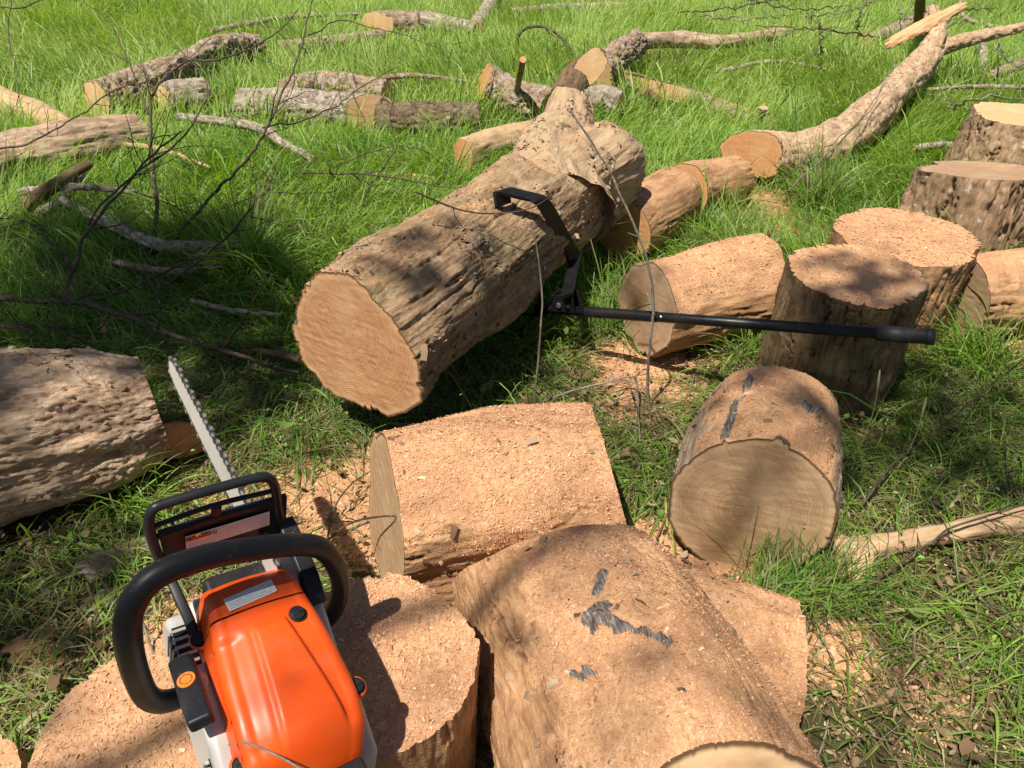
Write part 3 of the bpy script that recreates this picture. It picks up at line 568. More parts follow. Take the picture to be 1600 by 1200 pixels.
B('dark bare twig forking up left from the upright branch at the top left', [px(231, 178, .27), px(212, 125, .32), px(188, 68, .37), px(168, 32, .40), px(128, -3, .42)], .0045, .002, 6, .25, 12)
B('long dark curved branch sweeping from the grass up to the top edge, left of centre', [px(255, 392, .02), px(318, 318, .12), px(372, 262, .22), px(413, 210, .30), px(442, 146, .38), px(470, 72, .46), px(489, 0, .54), px(492, -30, .56)], .007, .0028, 10, .35, 13)
B('thin dark branch arching up between the pale round and the left log', [px(128, 396, .03), px(150, 330, .10), px(195, 285, .18), px(240, 250, .24), px(285, 214, .30), px(315, 172, .36), px(324, 130, .40), px(305, 100, .42), px(275, 70, .43)], .005, .0018, 9, .25, 14)
B('dark twig crossing the left edge in front of the bleached logs', [px(-20, 240, .16), px(60, 218, .2), px(120, 182, .25), px(180, 140, .3), px(250, 118, .33), px(330, 60, .36)], .0045, .0018, 8, .3, 15)
B('fine dark twig hanging near the top left corner', [px(18, -5, .5), px(14, 50, .42), px(24, 110, .34), px(28, 150, .28), px(16, 182, .2)], .003, .0015, 3, .2, 16)
B('dark twig cutting the top left corner', [px(-10, 8, .45), px(28, 13, .46), px(82, -6, .5)], .004, .003, 1, .2, 17)
B('thin forked dark twig sweeping right over the sunny grass', [px(410, 200, .30), px(470, 188, .3), px(520, 168, .3), px(560, 140, .3), px(620, 105, .3)], .004, .0016, 7, .3, 18)
B('thin dark twig bending across the top, left of the far cut logs', [px(482, 55, .44), px(535, 32, .42), px(600, 48, .4), px(650, 62, .38), px(705, 84, .35)], .0035, .0016, 4, .25, 19)
B('long dark branch lying across the shaded grass from the left edge to the long log', [px(-30, 466, .06), px(60, 470, .06), px(128, 474, .06), px(190, 492, .07), px(260, 518, .06), px(340, 545, .06), px(410, 566, .05), px(468, 582, .04)], .0105, .0055, 8, .3, 20)
B('crooked dark branch rising from the long lying branch in the left shade', [px(104, 472, .06), px(112, 430, .10), px(128, 380, .14), px(160, 330, .2), px(205, 280, .26), px(242, 240, .3), px(282, 205, .33)], .0075, .003, 8, .3, 21)
B('second dark branch lying left in the shaded grass below the long one', [px(-30, 508, .04), px(40, 510, .05), px(120, 512, .03)], .009, .005, 3, .2, 22)
B('thin dark branch running along the shaded grass toward the long log rim', [px(150, 470, .05), px(230, 440, .07), px(310, 400, .09), px(380, 372, .1), px(440, 345, .12)], .005, .002, 6, .3, 23)
B('bundle of dark twigs leaning in the shade left of the long log', [px(250, 452, .03), px(320, 400, .1), px(372, 350, .18), px(410, 302, .25), px(430, 265, .3)], .0055, .002, 14, .35, 24)
B('spindly dark twigs lying behind the long log rim', [px(470, 270, .1), px(560, 272, .12), px(640, 282, .12), px(740, 300, .12)], .0055, .002, 8, .25, 25)
B('small branching twig in front of the mossy dark log', [px(560, 330, .02), px(585, 280, .1), px(618, 230, .2), px(612, 190, .26), px(618, 112, .4)], .004, .0016, 8, .28, 26)
B('fine twig bowing over the top of the mossy dark log', [px(520, 262, .05), px(600, 232, .15), px(650, 232, .18), px(700, 262, .1), px(738, 300, .05)], .003, .0012, 6, .2, 27)
B('thin straight twig standing in front of the long log and the lever handle', [pxy(1015, 665, 1.98), pxy(1012, 560, 1.98), pxy(1021, 470, 2.0), pxy(1008, 395, 2.0), pxy(962, 290, 2.02), pxy(925, 225, 2.03), pxy(890, 168, 2.04)], .0050, .0020, 2, .10, 28, M_TWG, a=.006)
B('short grey twig standing in front of the bracket of the lever', [pxy(835, 650, 1.96), pxy(838, 600, 1.96), pxy(845, 500, 1.97), pxy(845, 440, 1.98), pxy(836, 380, 1.99), pxy(822, 345, 2.0)], .0040, .0016, 1, .08, 29, M_TWG, a=.005)
B('curved thin twig draped over the top of the long log near the hook', [pxy(650, 300, 2.1), pxy(700, 322, 2.12), pxy(740, 332, 2.14), pxy(790, 333, 2.16), pxy(830, 325, 2.18), pxy(865, 304, 2.2)], .003, .0014, 3, .12, 30, a=.004)
B('grey bent twigs lying on the ground below the lever handle', [px(848, 628, .02), px(890, 612, .04), px(940, 600, .06), px(990, 590, .08), px(996, 640, .04), px(1000, 690, .02)], .0042, .003, 7, .18, 31, M_TWG, a=.004)
B('thin dark twig lying flat in front of the middle gap', [px(800, 630, .02), px(880, 640, .03), px(960, 640, .03), px(1040, 632, .02)], .003, .0015, 5, .16, 32)
B('thin twig resting against the left face of the sideways sawdust round', [px(495, 862, .06), px(530, 830, .16), px(560, 812, .22), pxy(612, 806, 1.16), pxy(655, 815, 1.16), pxy(678, 832, 1.16)], .0032, .0014, 5, .14, 33, a=.004)
B('curved dark twig in the lit gap left of the sideways round', [px(505, 880, .03), px(520, 800, .05), px(545, 760, .08), px(580, 735, .14), px(608, 722, .2)], .003, .0014, 3, .14, 34, a=.004)
B('small twig standing by the left round bundle near the saw loop', [px(252, 1058, .31), px(228, 985, .36), px(204, 905, .42)], .0028, .0014, 1, .06, 35, M_TWG, a=.003)
B('dark twig lying over the pale branch at the right edge', [px(1300, 950, .02), px(1380, 900, .05), px(1450, 845, .09), px(1530, 810, .1), px(1640, 780, .12)], .0042, .0024, 9, .2, 36)
B('thin dark branch through the grass at the right below the lever grip', [px(1345, 790, .05), px(1400, 720, .09), px(1470, 670, .12), px(1540, 610, .16), px(1630, 530, .2)], .0042, .0022, 8, .22, 37)
B('dark crooked twig in the lower right grass', [px(1480, 870, .04), px(1520, 920, .04), px(1560, 960, .03), px(1630, 1010, .03)], .0035, .002, 6, .15, 38)
B('thin dark twig at the right edge between shade and pale branch', [px(1570, 690, .05), px(1580, 740, .05), px(1600, 790, .05), px(1640, 830, .05)], .003, .002, 3, .15, 39)
B('black twig in the gap between the foreground rounds at the bottom', [px(700, 1150, .05), px(750, 1185, .08), px(800, 1220, .1)], .005, .003, 4, .12, 40)
B('arched dark branch looping over the far grass left of the bright cut log', [px(806, 76, .03), px(811, 56, .16), px(828, 42, .22), px(855, 44, .22), px(880, 62, .16), px(903, 92, .06)], .017, .010, 3, .2, 41, a=.01)
B('long thin twig crossing the grass in front of the forked trunk', [px(1215, 285, .2), px(1280, 240, .25), px(1340, 190, .3), px(1385, 128, .38)], .003, .002, 3, .2, 44, M_TW)
B('thin twig leaning left of the forked trunk at the right', [px(1230, 300, .1), px(1300, 235, .24), px(1362, 165, .38), px(1400, 90, .5)], .0035, .002, 3, .2, 43, M_TWG)
far_tw = [((1060, 20), (1150, 12), (1260, -10)), ((1085, 22), (1170, 30), (1240, 22)), ((1150, -5), (1240, 14), (1330, 8)), ((1250, 26), (1320, 18), (1400, -12)), ((1340, 60), (1345, 20), (1370, -20)), ((1400, 12), (1420, 30), (1440, 22)),
          ((1445, 88), (1500, 20), (1560, 14)), ((1475, 170), (1530, 155), (1620, 152)), ((1380, 60), (1290, 48), (1180, 40)), ((1560, 60), (1580, 100), (1640, 90)), ((1280, 30), (1285, 60), (1280, 90))]
wh = ['top centre, long and flat', 'top centre, short and low', 'top, right of centre', 'top, arching out of frame', 'left of the fork, standing up', 'close beside the fork', 'behind the fork, curving right', 'right of the fork, low over the grass', 'left of the fork, long and low', 'at the right edge', 'top centre right, standing in the grass']
for k, (t3, w_) in enumerate(zip(far_tw, wh)):
    B('bare twigs in far grass ' + w_, [px(t3[0][0], t3[0][1], .06), px(t3[1][0], t3[1][1], .2), px(t3[2][0], t3[2][1], .12)], .007, .003, 7, .4, 50 + k, M_TWG if k % 2 else M_TW, a=.03)
lt = [((60, 560), (20, 500)), ((330, 330), (520, 300)), ((200, 300), (330, 360)), ((0, 330), (120, 420)), ((420, 310), (330, 420))]
lw = ['behind the weathered round', 'in the half shade behind the long log rim', 'under the upright branch', 'at the far left shade edge', 'leaning beside the long log']
for k, (t2, w_) in enumerate(zip(lt, lw)):
    B('sparse dark twigs lying in the grass ' + w_, [px(*t2[0], .03), px((t2[0][0] + t2[1][0]) / 2, (t2[0][1] + t2[1][1]) / 2 - 12, .09), px(*t2[1], .05)], .0045, .002, 10, .3, 70 + k)

# ================================================================== GROUND
DUSTS = [(px(540, 800), .27, 1.), (px(470, 790), .18, .9), (px(990, 560), .26, 1.), (px(950, 640), .25, .45), (px(1195, 325), .32, 1.), (px(1230, 370), .25, .8), (px(1545, 520), .36, 1.), (px(1430, 1080), .22, .55), (px(600, 720), .2, .6), (px(1120, 550), .2, .7), (px(640, 740), .2, .7), (px(300, 1010), .2, .8), (px(1330, 1040), .16, .7), (px(1000, 870), .22, .9), (px(1130, 930), .3, .8),
         (px(700, 900), .3, .7), (px(1390, 880), .2, .4), (px(280, 750), .14, .6), (px(1060, 620), .2, .5), (px(350, 800), .12, .8), (px(60, 1050), .2, .5), (px(840, 1150), .3, .7), (px(1350, 1150), .18, .35), (px(600, 245), .3, .3), (px(1040, 100), .5, .4), (px(990, 210), .3, .4), (px(310, 690), .12, .5), (px(1500, 470), .2, .7), (px(1240, 1010), .15, .8)]
def gh(x, y):
    p = np.stack([x, y, 0 * x], 1); return .022 * fbm(p * 1.6, 2, 91) + .006 * fbm(p * 9, 2, 92)
def gdust(x, y):
    d = np.zeros_like(x)
    for c, r, a in DUSTS: d = np.maximum(d, a * np.exp(-((x - c[0]) ** 2 + (y - c[1]) ** 2) / (r * r * .8)))
    p = np.stack([x, y, 0 * x], 1); return np.clip(d + .30 * fbm(p * 5, 4, 93) * (d > .04) + .0, 0, 1)
def axis_(lo, hi, a, b, f, c):
    return np.unique(np.round(np.concatenate([np.linspace(lo, a, c), np.arange(a, b, f), np.linspace(b, hi, c)]), 5))
gx = axis_(-60, 60, -2.6, 2.8, .014, 50); gy = axis_(-8, 90, .2, 4.6, .014, 60)
X, Y = np.meshgrid(gx, gy, indexing='ij'); xx, yy = X.ravel(), Y.ravel(); near = (np.abs(xx) < 2.7) & (yy > .2) & (yy < 4.6)
gz = gh(xx, yy); gd = gdust(xx, yy); q = np.stack([xx, yy, 0 * xx], 1)
gz = gz + near * (.007 * fbm(q * 40, 3, 94) + .012 * gd * (.6 + .8 * fbm(q * 16, 3, 95)))
idx = np.arange(len(xx)).reshape(len(gx), len(gy)); GF = np.stack([idx[:-1, :-1], idx[1:, :-1], idx[1:, 1:], idx[:-1, 1:]], -1).reshape(-1, 4)
def mat_ground():
    t = NT('soil_and_litter'); v = t.attr('lc', True)
    n = t.noise(v, 14, 6, .7); n2 = t.noise(v, 70, 4, .7); vo = t.vor(v, 55, 'F1', 'Color')
    c = t.ramp(n, [(.32, (.035, .026, .014)), (.5, (.075, .055, .03)), (.7, (.14, .10, .055))])
    c = t.mix(t.rng(n2, .5, .68, 0, .7), c, (.21, .155, .085))
    c = t.mix(t.rng(t.noise(v, 6, 4, .6), .42, .6, 0, .45), c, (.055, .075, .02))
    dc, dh = dust_nodes(t, v); dm = t.rng(t.math('ADD', t.attr('dust'), t.math('MULTIPLY', t.math('SUBTRACT', t.noise(v, 45, 5, .75), .5), .9)), .34, .6)
    c = t.mix(dm, c, dc)
    return t.fin(c, .95, t.bump(t.math('ADD', n2, dh), .8, .006), .1)
GV = np.stack([xx, yy, gz], 1)
ground = tag(mesh_np('ground', GV, GF, mat_ground(), None, dict(lc=q, dust=gd)), kind='structure')
# loose chips on the ground
nf = near[GF].all(1); ch = chips(GV, GF[nf], gd, 15000, .007, None, 'sawdust_on_ground', 90000)
tag(ch, 'loose orange sawdust chips scattered on the ground between the logs', 'sawdust', kind='stuff')

# ---- dead leaves and bark crumbs
M_LEAF = NT('dead_leaves'); M_LEAF.fin(M_LEAF.ramp(M_LEAF.attr('rnd'), [(0, (.07, .04, .022)), (.4, (.17, .105, .055)), (.75, (.33, .23, .13)), (1, (.48, .38, .25))]), .8, None, .2); M_LEAF = M_LEAF.m
def leaves(n, seed):
    r = np.random.default_rng(seed); y = r.uniform(.5, 4.2, n); x = r.uniform(-1, 1, n) * (y * .72 + .35)
    L = r.lognormal(math.log(.0105), .55, n)[:, None]; W = L * r.uniform(.25, .7, (n, 1)); az = r.uniform(0, 6.28, n)
    d = np.stack([np.cos(az), np.sin(az), r.normal(0, .25, n)], 1); s = np.stack([-np.sin(az), np.cos(az), r.normal(0, .35, n)], 1)
    p = np.stack([x, y, gh(x, y) + .006 + r.exponential(.012, n)], 1)
    us = [-.5, -.25, 0, .25, .5]; ws = [.15, .8, 1, .7, .1]; V = []
    cz = r.uniform(-.2, .5, (n, 1))
    for u, w in zip(us, ws):
        m = p + d * L * u + np.array([0, 0, 1]) * L * cz * (u * u * 2)
        V += [m - s * W * w * .5 + [0, 0, .002], m, m + s * W * w * .5 + [0, 0, .003]]
    V = np.stack(V, 1).reshape(-1, 3); b = np.arange(n)[:, None] * 15
    F = np.concatenate([b + np.array([[k * 3 + j, k * 3 + j + 1, k * 3 + j + 4, k * 3 + j + 3]]) for k in range(4) for j in range(2)])
    return V, F, np.repeat(np.clip(r.beta(2, 2.2, n), 0, 1), 15)
M_WEED = NT('weed_leaves'); M_WEED.fin(M_WEED.ramp(M_WEED.attr('rnd'), [(0, (.05, .11, .02)), (1, (.20, .36, .07))]), .6, None, .3); M_WEED = M_WEED.m
V, F, a = leaves(1600, 8); k_ = np.repeat(np.random.default_rng(4).exponential(.05, 1600), 15); V[:, 2] += k_; tag(mesh_np('weeds', V * 1., F, M_WEED, None, dict(rnd=a), True), 'small broad-leaved green weeds mixed into the grass', 'weeds', kind='stuff')
V, F, a = leaves(16000, 5); tag(mesh_np('leaf_litter', V, F, M_LEAF, None, dict(rnd=a), True), 'dead leaves and bark crumbs lying between the grass blades', 'leaf litter', kind='stuff')

# ---- short twig and splinter litter
st_ = Soup(); r_ = np.random.default_rng(21)
for k in range(620):
    y = .6 + 4.6 * r_.random() ** 1.2; x = r_.uniform(-1, 1) * (y * .7 + .4); L = r_.lognormal(math.log(.07), .5); az = r_.uniform(0, 6.283); z = .012 + r_.exponential(.02); tl_ = r_.normal(0, .2)
    d_ = np.array([math.cos(az), math.sin(az), tl_]); p_ = np.array([x, y, z]); P_k = np.array([p_ - d_ * L / 2, p_ + np.array([0, 0, .004]) + r_.normal(0, .006, 3), p_ + d_ * L / 2]); P_k[:, 2] = np.maximum(P_k[:, 2], .006)
    V, F, cp = tube_np(wob(P_k, 8, .003, k), np.linspace(1, .55, 8) * r_.uniform(.0009, .0028), 5); st_.add(V, F, cp)
tag(st_.mesh('twig_litter', M_TWG), 'short broken grey twigs littering the ground between the logs', 'twig litter', kind='stuff')

# ================================================================== GRASS
def mat_grass():
    t = NT('grass_blades'); tip = t.attr('tip'); r = t.attr('rnd'); dry = t.attr('dry')
    g = t.ramp(r, [(0, (.10, .21, .025)), (.3, (.20, .36, .045)), (.65, (.38, .54, .10)), (1, (.58, .68, .22))])
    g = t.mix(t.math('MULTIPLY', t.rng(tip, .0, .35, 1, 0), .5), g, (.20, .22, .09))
    d = t.ramp(r, [(0, (.24, .17, .085)), (.6, (.46, .37, .20)), (1, (.62, .54, .34))])
    c = t.mix(dry, g, d)
    df = t.n('ShaderNodeBsdfDiffuse'); tr = t.n('ShaderNodeBsdfTranslucent'); gl = t.n('ShaderNodeBsdfGlossy'); gl.inputs['Roughness'].default_value = .5
    t.l(c, df.inputs[0]); hs = t.n('ShaderNodeHueSaturation'); hs.inputs['Saturation'].default_value = 1.15; hs.inputs['Value'].default_value = 1.25; t.l(c, hs.inputs['Color']); t.l(hs.outputs[0], tr.inputs[0])
    m1 = t.n('ShaderNodeMixShader'); m1.inputs[0].default_value = .5; t.l(df.outputs[0], m1.inputs[1]); t.l(tr.outputs[0], m1.inputs[2])
    m2 = t.n('ShaderNodeMixShader'); m2.inputs[0].default_value = .035; t.l(m1.outputs[0], m2.inputs[1]); t.l(gl.outputs[0], m2.inputs[2])
    t.l(m2.outputs[0], t.out.inputs[0]); return t.m
M_GRASS = mat_grass()
foot = np.array(FOOT)
def in_wood(x, y, pad=0.):
    m = np.zeros(len(x), bool)
    for c0, c1, r, z in foot:
        rr_ = r * .93 + pad
        if z - r > .12: continue
        m |= (x - c0) ** 2 + (y - c1) ** 2 < rr_ * rr_
    return m
def grass(n, y0, y1, hmean, w, nseg, seed, lie=0., power=1., straw=0.):
    r = np.random.default_rng(seed)
    y = y0 + (y1 - y0) * r.random(n) ** power; hw = (y * .70 + 1.35); keep = r.random(n) < hw / (y1 * .70 + 1.35) if power == 1. else np.ones(n, bool)
    y = y[keep]; hw = hw[keep]; x = r.uniform(-1, 1, len(y)) * hw
    k = ~in_wood(x, y); x, y = x[k], y[k]; p = np.stack([x, y, 0 * x], 1)
    dn = fbm(p * 2.6, 3, 201); du = gdust(x, y); bare = fbm(p * 1.1, 2, 205)
    nearf = 1 - sstep(2.2, 4.5, y)
    # the tuft on top of the sawdust between the big log and the shaded round, lush at far left
    k = r.random(len(x)) < np.clip(1.15 + .8 * dn * nearf - 1.15 * du - nearf * .22 * (bare > .12), .02, 1); x, y, p = x[k], y[k], p[k]; n = len(x)
    du = du[k]; nearf = nearf[k]
    cl = fbm(p * 3.2, 2, 202); hgt = hmean * r.lognormal(0, .33, n) * (1 + .55 * cl) * (1 - .45 * np.clip(du, 0, 1))
    flow = 3.14 * 1.3 * fbm(p * .8, 2, 203) + .6 * fbm(p * 3.5, 2, 204) + 2.6
    az = flow + r.normal(0, .95, n); lean = np.abs(r.normal(.28 + lie * .75, .26 + .2 * lie, n)) * (1 + .6 * nearf * lie)
    bend = np.abs(r.normal(.55 + lie * .7, .4, n))
    dry = (r.random(n) < .06 + .24 * nearf * (1 + 2.2 * np.clip(du, 0, 1))).astype(float) * r.uniform(.55, 1, n)
    if straw: dry = r.uniform(.7, 1, n); lean = r.uniform(1.0, 1.6, n); az = r.uniform(0, 6.283, n)
    lean = np.where(dry > .3, lean + .55, lean)
    ww = w * r.lognormal(0, .35, n) ; tw = r.uniform(0, 6.28, n)
    side = np.stack([-np.sin(az + .9 * np.sin(tw)), np.cos(az + .9 * np.sin(tw)), .25 * np.cos(tw)], 1)
    base = np.stack([x, y, gh(x, y) - .004], 1); P = [base]; ang = lean.copy()
    for s_ in range(nseg):
        st = np.stack([np.cos(az) * np.sin(ang), np.sin(az) * np.sin(ang), np.cos(ang)], 1) * (hgt / nseg)[:, None]
        nx = P[-1] + st; low = gh(nx[:, 0], nx[:, 1]) + .006 + .02 * r.random(n); nx[:, 2] = np.maximum(nx[:, 2], low); P.append(nx); ang = np.minimum(ang + bend / nseg * (1 + s_ * .45), 2.15)
    prof = np.interp(np.linspace(0, 1, nseg + 1), [0, .35, .75, 1], [.7, 1, .68, .06])
    V = np.stack([q_ for i, c in enumerate(P) for q_ in (c - side * (ww * prof[i] / 2)[:, None], c + side * (ww * prof[i] / 2)[:, None])], 1).reshape(-1, 3)
    m = 2 * (nseg + 1); b = np.arange(n)[:, None] * m
    F = np.concatenate([b + np.array([[2 * i, 2 * i + 1, 2 * i + 3, 2 * i + 2]]) for i in range(nseg)])
    tip = np.tile(np.repeat(np.linspace(0, 1, nseg + 1), 2), n)
    yel = .20 * sstep(3, 7, y) - .12 * nearf
    rn_ = np.clip(r.normal(.42, .22, n) + .28 * fbm(p * 1.7, 3, 206) + yel, 0, 1)
    return V, F, dict(tip=tip, rnd=np.repeat(rn_, m), dry=np.repeat(dry, m))
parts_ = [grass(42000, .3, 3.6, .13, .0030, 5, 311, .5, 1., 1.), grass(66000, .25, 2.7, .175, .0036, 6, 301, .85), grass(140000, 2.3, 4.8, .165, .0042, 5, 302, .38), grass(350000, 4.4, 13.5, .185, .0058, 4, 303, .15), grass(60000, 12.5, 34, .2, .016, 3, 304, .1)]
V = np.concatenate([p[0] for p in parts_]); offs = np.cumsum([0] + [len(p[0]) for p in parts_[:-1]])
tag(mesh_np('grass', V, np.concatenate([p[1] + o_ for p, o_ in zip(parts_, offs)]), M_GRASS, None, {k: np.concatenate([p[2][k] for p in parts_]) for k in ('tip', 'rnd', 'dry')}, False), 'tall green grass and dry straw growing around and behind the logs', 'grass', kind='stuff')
del parts_, V
# dense tufts at marked spots, blades arching out of a crown
def tuft(label, c, n, L, w, az0, spread, lie, seed, dryf=.1):
    r = np.random.default_rng(seed); ns = 7; az = az0 + r.normal(0, spread, n); b0 = np.stack([c[0] + r.normal(0, .05, n), c[1] + r.normal(0, .035, n), np.full(n, c[2] - .01)], 1)
    h = L * r.lognormal(0, .28, n); ang = np.abs(r.normal(.35 + lie, .3, n)); be = np.abs(r.normal(.8, .4, n)); P = [b0]
    for s_ in range(ns):
        P.append(P[-1] + np.stack([np.cos(az) * np.sin(ang), np.sin(az) * np.sin(ang), np.cos(ang)], 1) * (h / ns)[:, None]); P[-1][:, 2] = np.maximum(P[-1][:, 2], .012); ang = np.minimum(ang + be / ns * (1 + .4 * s_), 2.3)
    ww = w * r.lognormal(0, .3, n); tw = r.uniform(0, 6.28, n); side = np.stack([-np.sin(az + .8 * np.sin(tw)), np.cos(az + .8 * np.sin(tw)), .2 * np.cos(tw)], 1)
    pr = np.interp(np.linspace(0, 1, ns + 1), [0, .3, .75, 1], [.8, 1, .65, .05])
    V = np.stack([q_ for i, cc in enumerate(P) for q_ in (cc - side * (ww * pr[i] / 2)[:, None], cc + side * (ww * pr[i] / 2)[:, None])], 1).reshape(-1, 3)
    m = 2 * (ns + 1); b = np.arange(n)[:, None] * m; F = np.concatenate([b + np.array([[2 * i, 2 * i + 1, 2 * i + 3, 2 * i + 2]]) for i in range(ns)])
    dry = (r.random(n) < dryf) * r.uniform(.5, 1, n)
    o = mesh_np('grass_tuft', V, F, M_GRASS, None, dict(tip=np.tile(np.repeat(np.linspace(0, 1, ns + 1), 2), n), rnd=np.repeat(np.clip(r.normal(.22, .2, n), 0, 1), m), dry=np.repeat(dry, m)), False, origin=np.array([c[0], c[1], 0.]))
    return tag(o, label, 'grass tuft')
tuft('dark green tuft arching over the lower edge of the shaded cut face', px(1215, 925, .10), 300, .125, .0028, .9, 1.0, .45, 1, .3)
tuft('lush tuft just right of the shaded cut face', px(1290, 925, .02), 330, .17, .003, 1.3, 1.2, .4, 2, .3)
tuft('sunlit tuft between the lever handle and the split-faced round', px(945, 520, .0), 300, .26, .0042, 1.4, 1.2, .25, 3, .3)
tuft('lit tuft spilling below the weathered round at the left edge', px(205, 790, .0), 240, .20, .0042, 5.6, 1.4, .5, 4, .2)
tuft('tall bright tuft in front of the forked trunk', px(1275, 330, .0), 300, .34, .0046, 1.5, 1.3, .15, 5, .35)
tuft('grass clump left of the dark upright round', px(1165, 560, .0), 200, .26, .004, 1.8, 1.2, .3, 6, .4)
tuft('grass clump at the right photo edge beside the log pile', px(1540, 575, .0), 380, .26, .004, 2.6, 1.6, .4, 7)
tuft('lush dark tuft left of the long log in the shade', px(395, 440, .0), 420, .34, .0055, 1.2, 1.6, .2, 8)
for k, (u, v, z, u2, v2) in enumerate([(1342, 705, .03, 1375, 578), (1400, 740, .03, 1448, 620), (1250, 380, .02, 1262, 262)]):
    s = Soup(); p0 = px(u, v, z); p1 = pxy(u2, v2, p0[1] + .03); C = spline([p0, (p0 + p1) / 2 + [.012, 0, 0], p1], 24); R = np.full(24, .0011); R[18:] = [.002, .0034, .004, .0036, .0026, .0008]
    Vv, Ff, cp = tube_np(C, R, 6); s.add(Vv, Ff, cp); mt = mat_plain('seed_stalk', (.42, .40, .20), .7) if k == 0 else mt
    tag(s.mesh('grass_stalk', mt, None, np.array([p0[0], p0[1], 0.])), ['thin seed stalk in front of the dark upright round', 'slanting seed stalk right of the shaded round', 'tall seed stalk in front of the forked trunk'][k], 'grass stalk')

# ================================================================== LIFTING LEVER (log jack)
M_BLK = mat_dusty('black_painted_steel', (.010, .010, .012), .36, .12, 300); M_BOLT = mat_plain('zinc_bolt', (.55, .55, .53), .3, .9); M_RUB = mat_plain('black_rubber', (.014, .014, .016), .6, 0, 60, .2, .2, 400)
def bm_obj(name, V, F, mat, parent=None, bevel=0., smooth=True, seg=2, sub=0):
    me = bpy.data.meshes.new(name); me.from_pydata([tuple(map(float, v)) for v in V], [], [tuple(int(i) for i in f) for f in F]); me.materials.append(mat)
    o = bpy.data.objects.new(name, me); link(o, parent)
    for p in me.polygons: p.use_smooth = smooth
    if bevel:
        m = o.modifiers.new('bevel', 'BEVEL'); m.width = bevel; m.segments = seg; m.limit_method = 'ANGLE'; m.angle_limit = math.radians(35); m.harden_normals = False
    if sub: m = o.modifiers.new('sub', 'SUBSURF'); m.levels = sub; m.render_levels = sub
    if smooth and bevel: 
        w = o.modifiers.new('wn', 'WEIGHTED_NORMAL'); w.keep_sharp = True
    return o
def boxv(c, size, R=np.eye(3)):
    c = np.asarray(c, float); h = np.asarray(size, float) / 2; R = np.asarray(R)
    V = [c + R @ (h * [sx, sy, sz]) for sx in (-1, 1) for sy in (-1, 1) for sz in (-1, 1)]
    return V, [(0, 1, 3, 2), (4, 6, 7, 5), (0, 4, 5, 1), (2, 3, 7, 6), (0, 2, 6, 4), (1, 5, 7, 3)]
def multi(boxes):
    V, F = [], []
    for b in boxes:
        v, f = boxv(*b); F += [tuple(i + len(V) for i in q) for q in f]; V += v
    return V, F
def strap(P, wdir, w, t):
    """flat bar following points P, width along wdir, thickness in the bend plane"""
    P = np.asarray(P, float); wdir = nrm(wdir); n = len(P); V = []
    for i in range(n):
        d0 = nrm(P[i] - P[i - 1]) if i else nrm(P[1] - P[0]); d1 = nrm(P[i + 1] - P[i]) if i < n - 1 else d0
        d = nrm(d0 + d1); o = nrm(np.cross(wdir, d)); k = 1 / max(.4, (d @ d0))
        for a, b in ((-1, -1), (1, -1), (1, 1), (-1, 1)): V.append(P[i] + wdir * a * w / 2 + o * b * t / 2 * k)
    F = [(3, 2, 1, 0), tuple(4 * (n - 1) + j for j in range(4))]
    for i in range(n - 1):
        for j in range(4): a = 4 * i + j; b = 4 * i + (j + 1) % 4; F.append((a, b, b + 4, a + 4))
    return V, F
lr = empty('lifting_lever', (.26, 2.27, .2)); tag(lr, 'black steel log lifting lever hooked around the long log', 'log lever')
LO = np.array([.26, 2.27, .2]); LD = nrm(mB - mA)
H0 = pxy(846, 482, 2.36); HT = px(1461, 527, .43); HD = nrm(HT - H0); HL = np.linalg.norm(HT - H0)
def ring_tube(name, a, b, r, mat, seg=28, extra=()):
    n = 2 + len(extra); C = [a] + [a + (b - a) * t for t, _ in extra] + [b]; R = [r] + [r_ for _, r_ in extra] + [r]
    C = np.array(C); T = nrm(b - a); N = nrm(np.cross(T, [0, 0.1, 1])); Bv = np.cross(T, N); th = np.linspace(0, 2 * math.pi, seg, endpoint=False)
    V = np.concatenate([c + (N * np.cos(th)[:, None] + Bv * np.sin(th)[:, None]) * q_ for c, q_ in zip(C, R)]); i = np.arange(n * seg).reshape(n, seg); nx = np.roll(i, -1, 1)
    F = [tuple(f) for f in np.stack([i[:-1], nx[:-1], nx[1:], i[1:]], -1).reshape(-1, 4)] + [tuple(i[0][::-1]), tuple(i[-1])]
    return V, F
def lv(name, VF, mat, bevel=.001, **k): return bm_obj(name, np.array(VF[0]) - LO, VF[1], mat, lr, bevel, **k)
tG = .885
tb = lv('handle_tube', ring_tube('t', H0 - HD * .02, H0 + HD * HL * tG, .0165, M_BLK), M_BLK, 0)
lv('tube_sleeve', ring_tube('t', H0 + HD * HL * .145, H0 + HD * HL * .355, .0182, M_BLK), M_BLK, .0008)
gx_ = []
for k in range(9): t0 = .42 + k * .05; gx_ += [(t0, .0215), (t0 + .012, .0202), (t0 + .026, .0202), (t0 + .038, .0215)]
lv('grip', ring_tube('t', H0 + HD * HL * tG, HT, .0215, M_RUB, 28, gx_), M_RUB, 0)
for t_ in (.10, .365):
    p = H0 + HD * HL * t_; toC = nrm(CC - p + np.array([0, 0, .3])); lv('rivet', ring_tube('t', p + toC * .012, p + toC * .0205, .0038, M_BOLT, 12), M_BOLT, .0006)
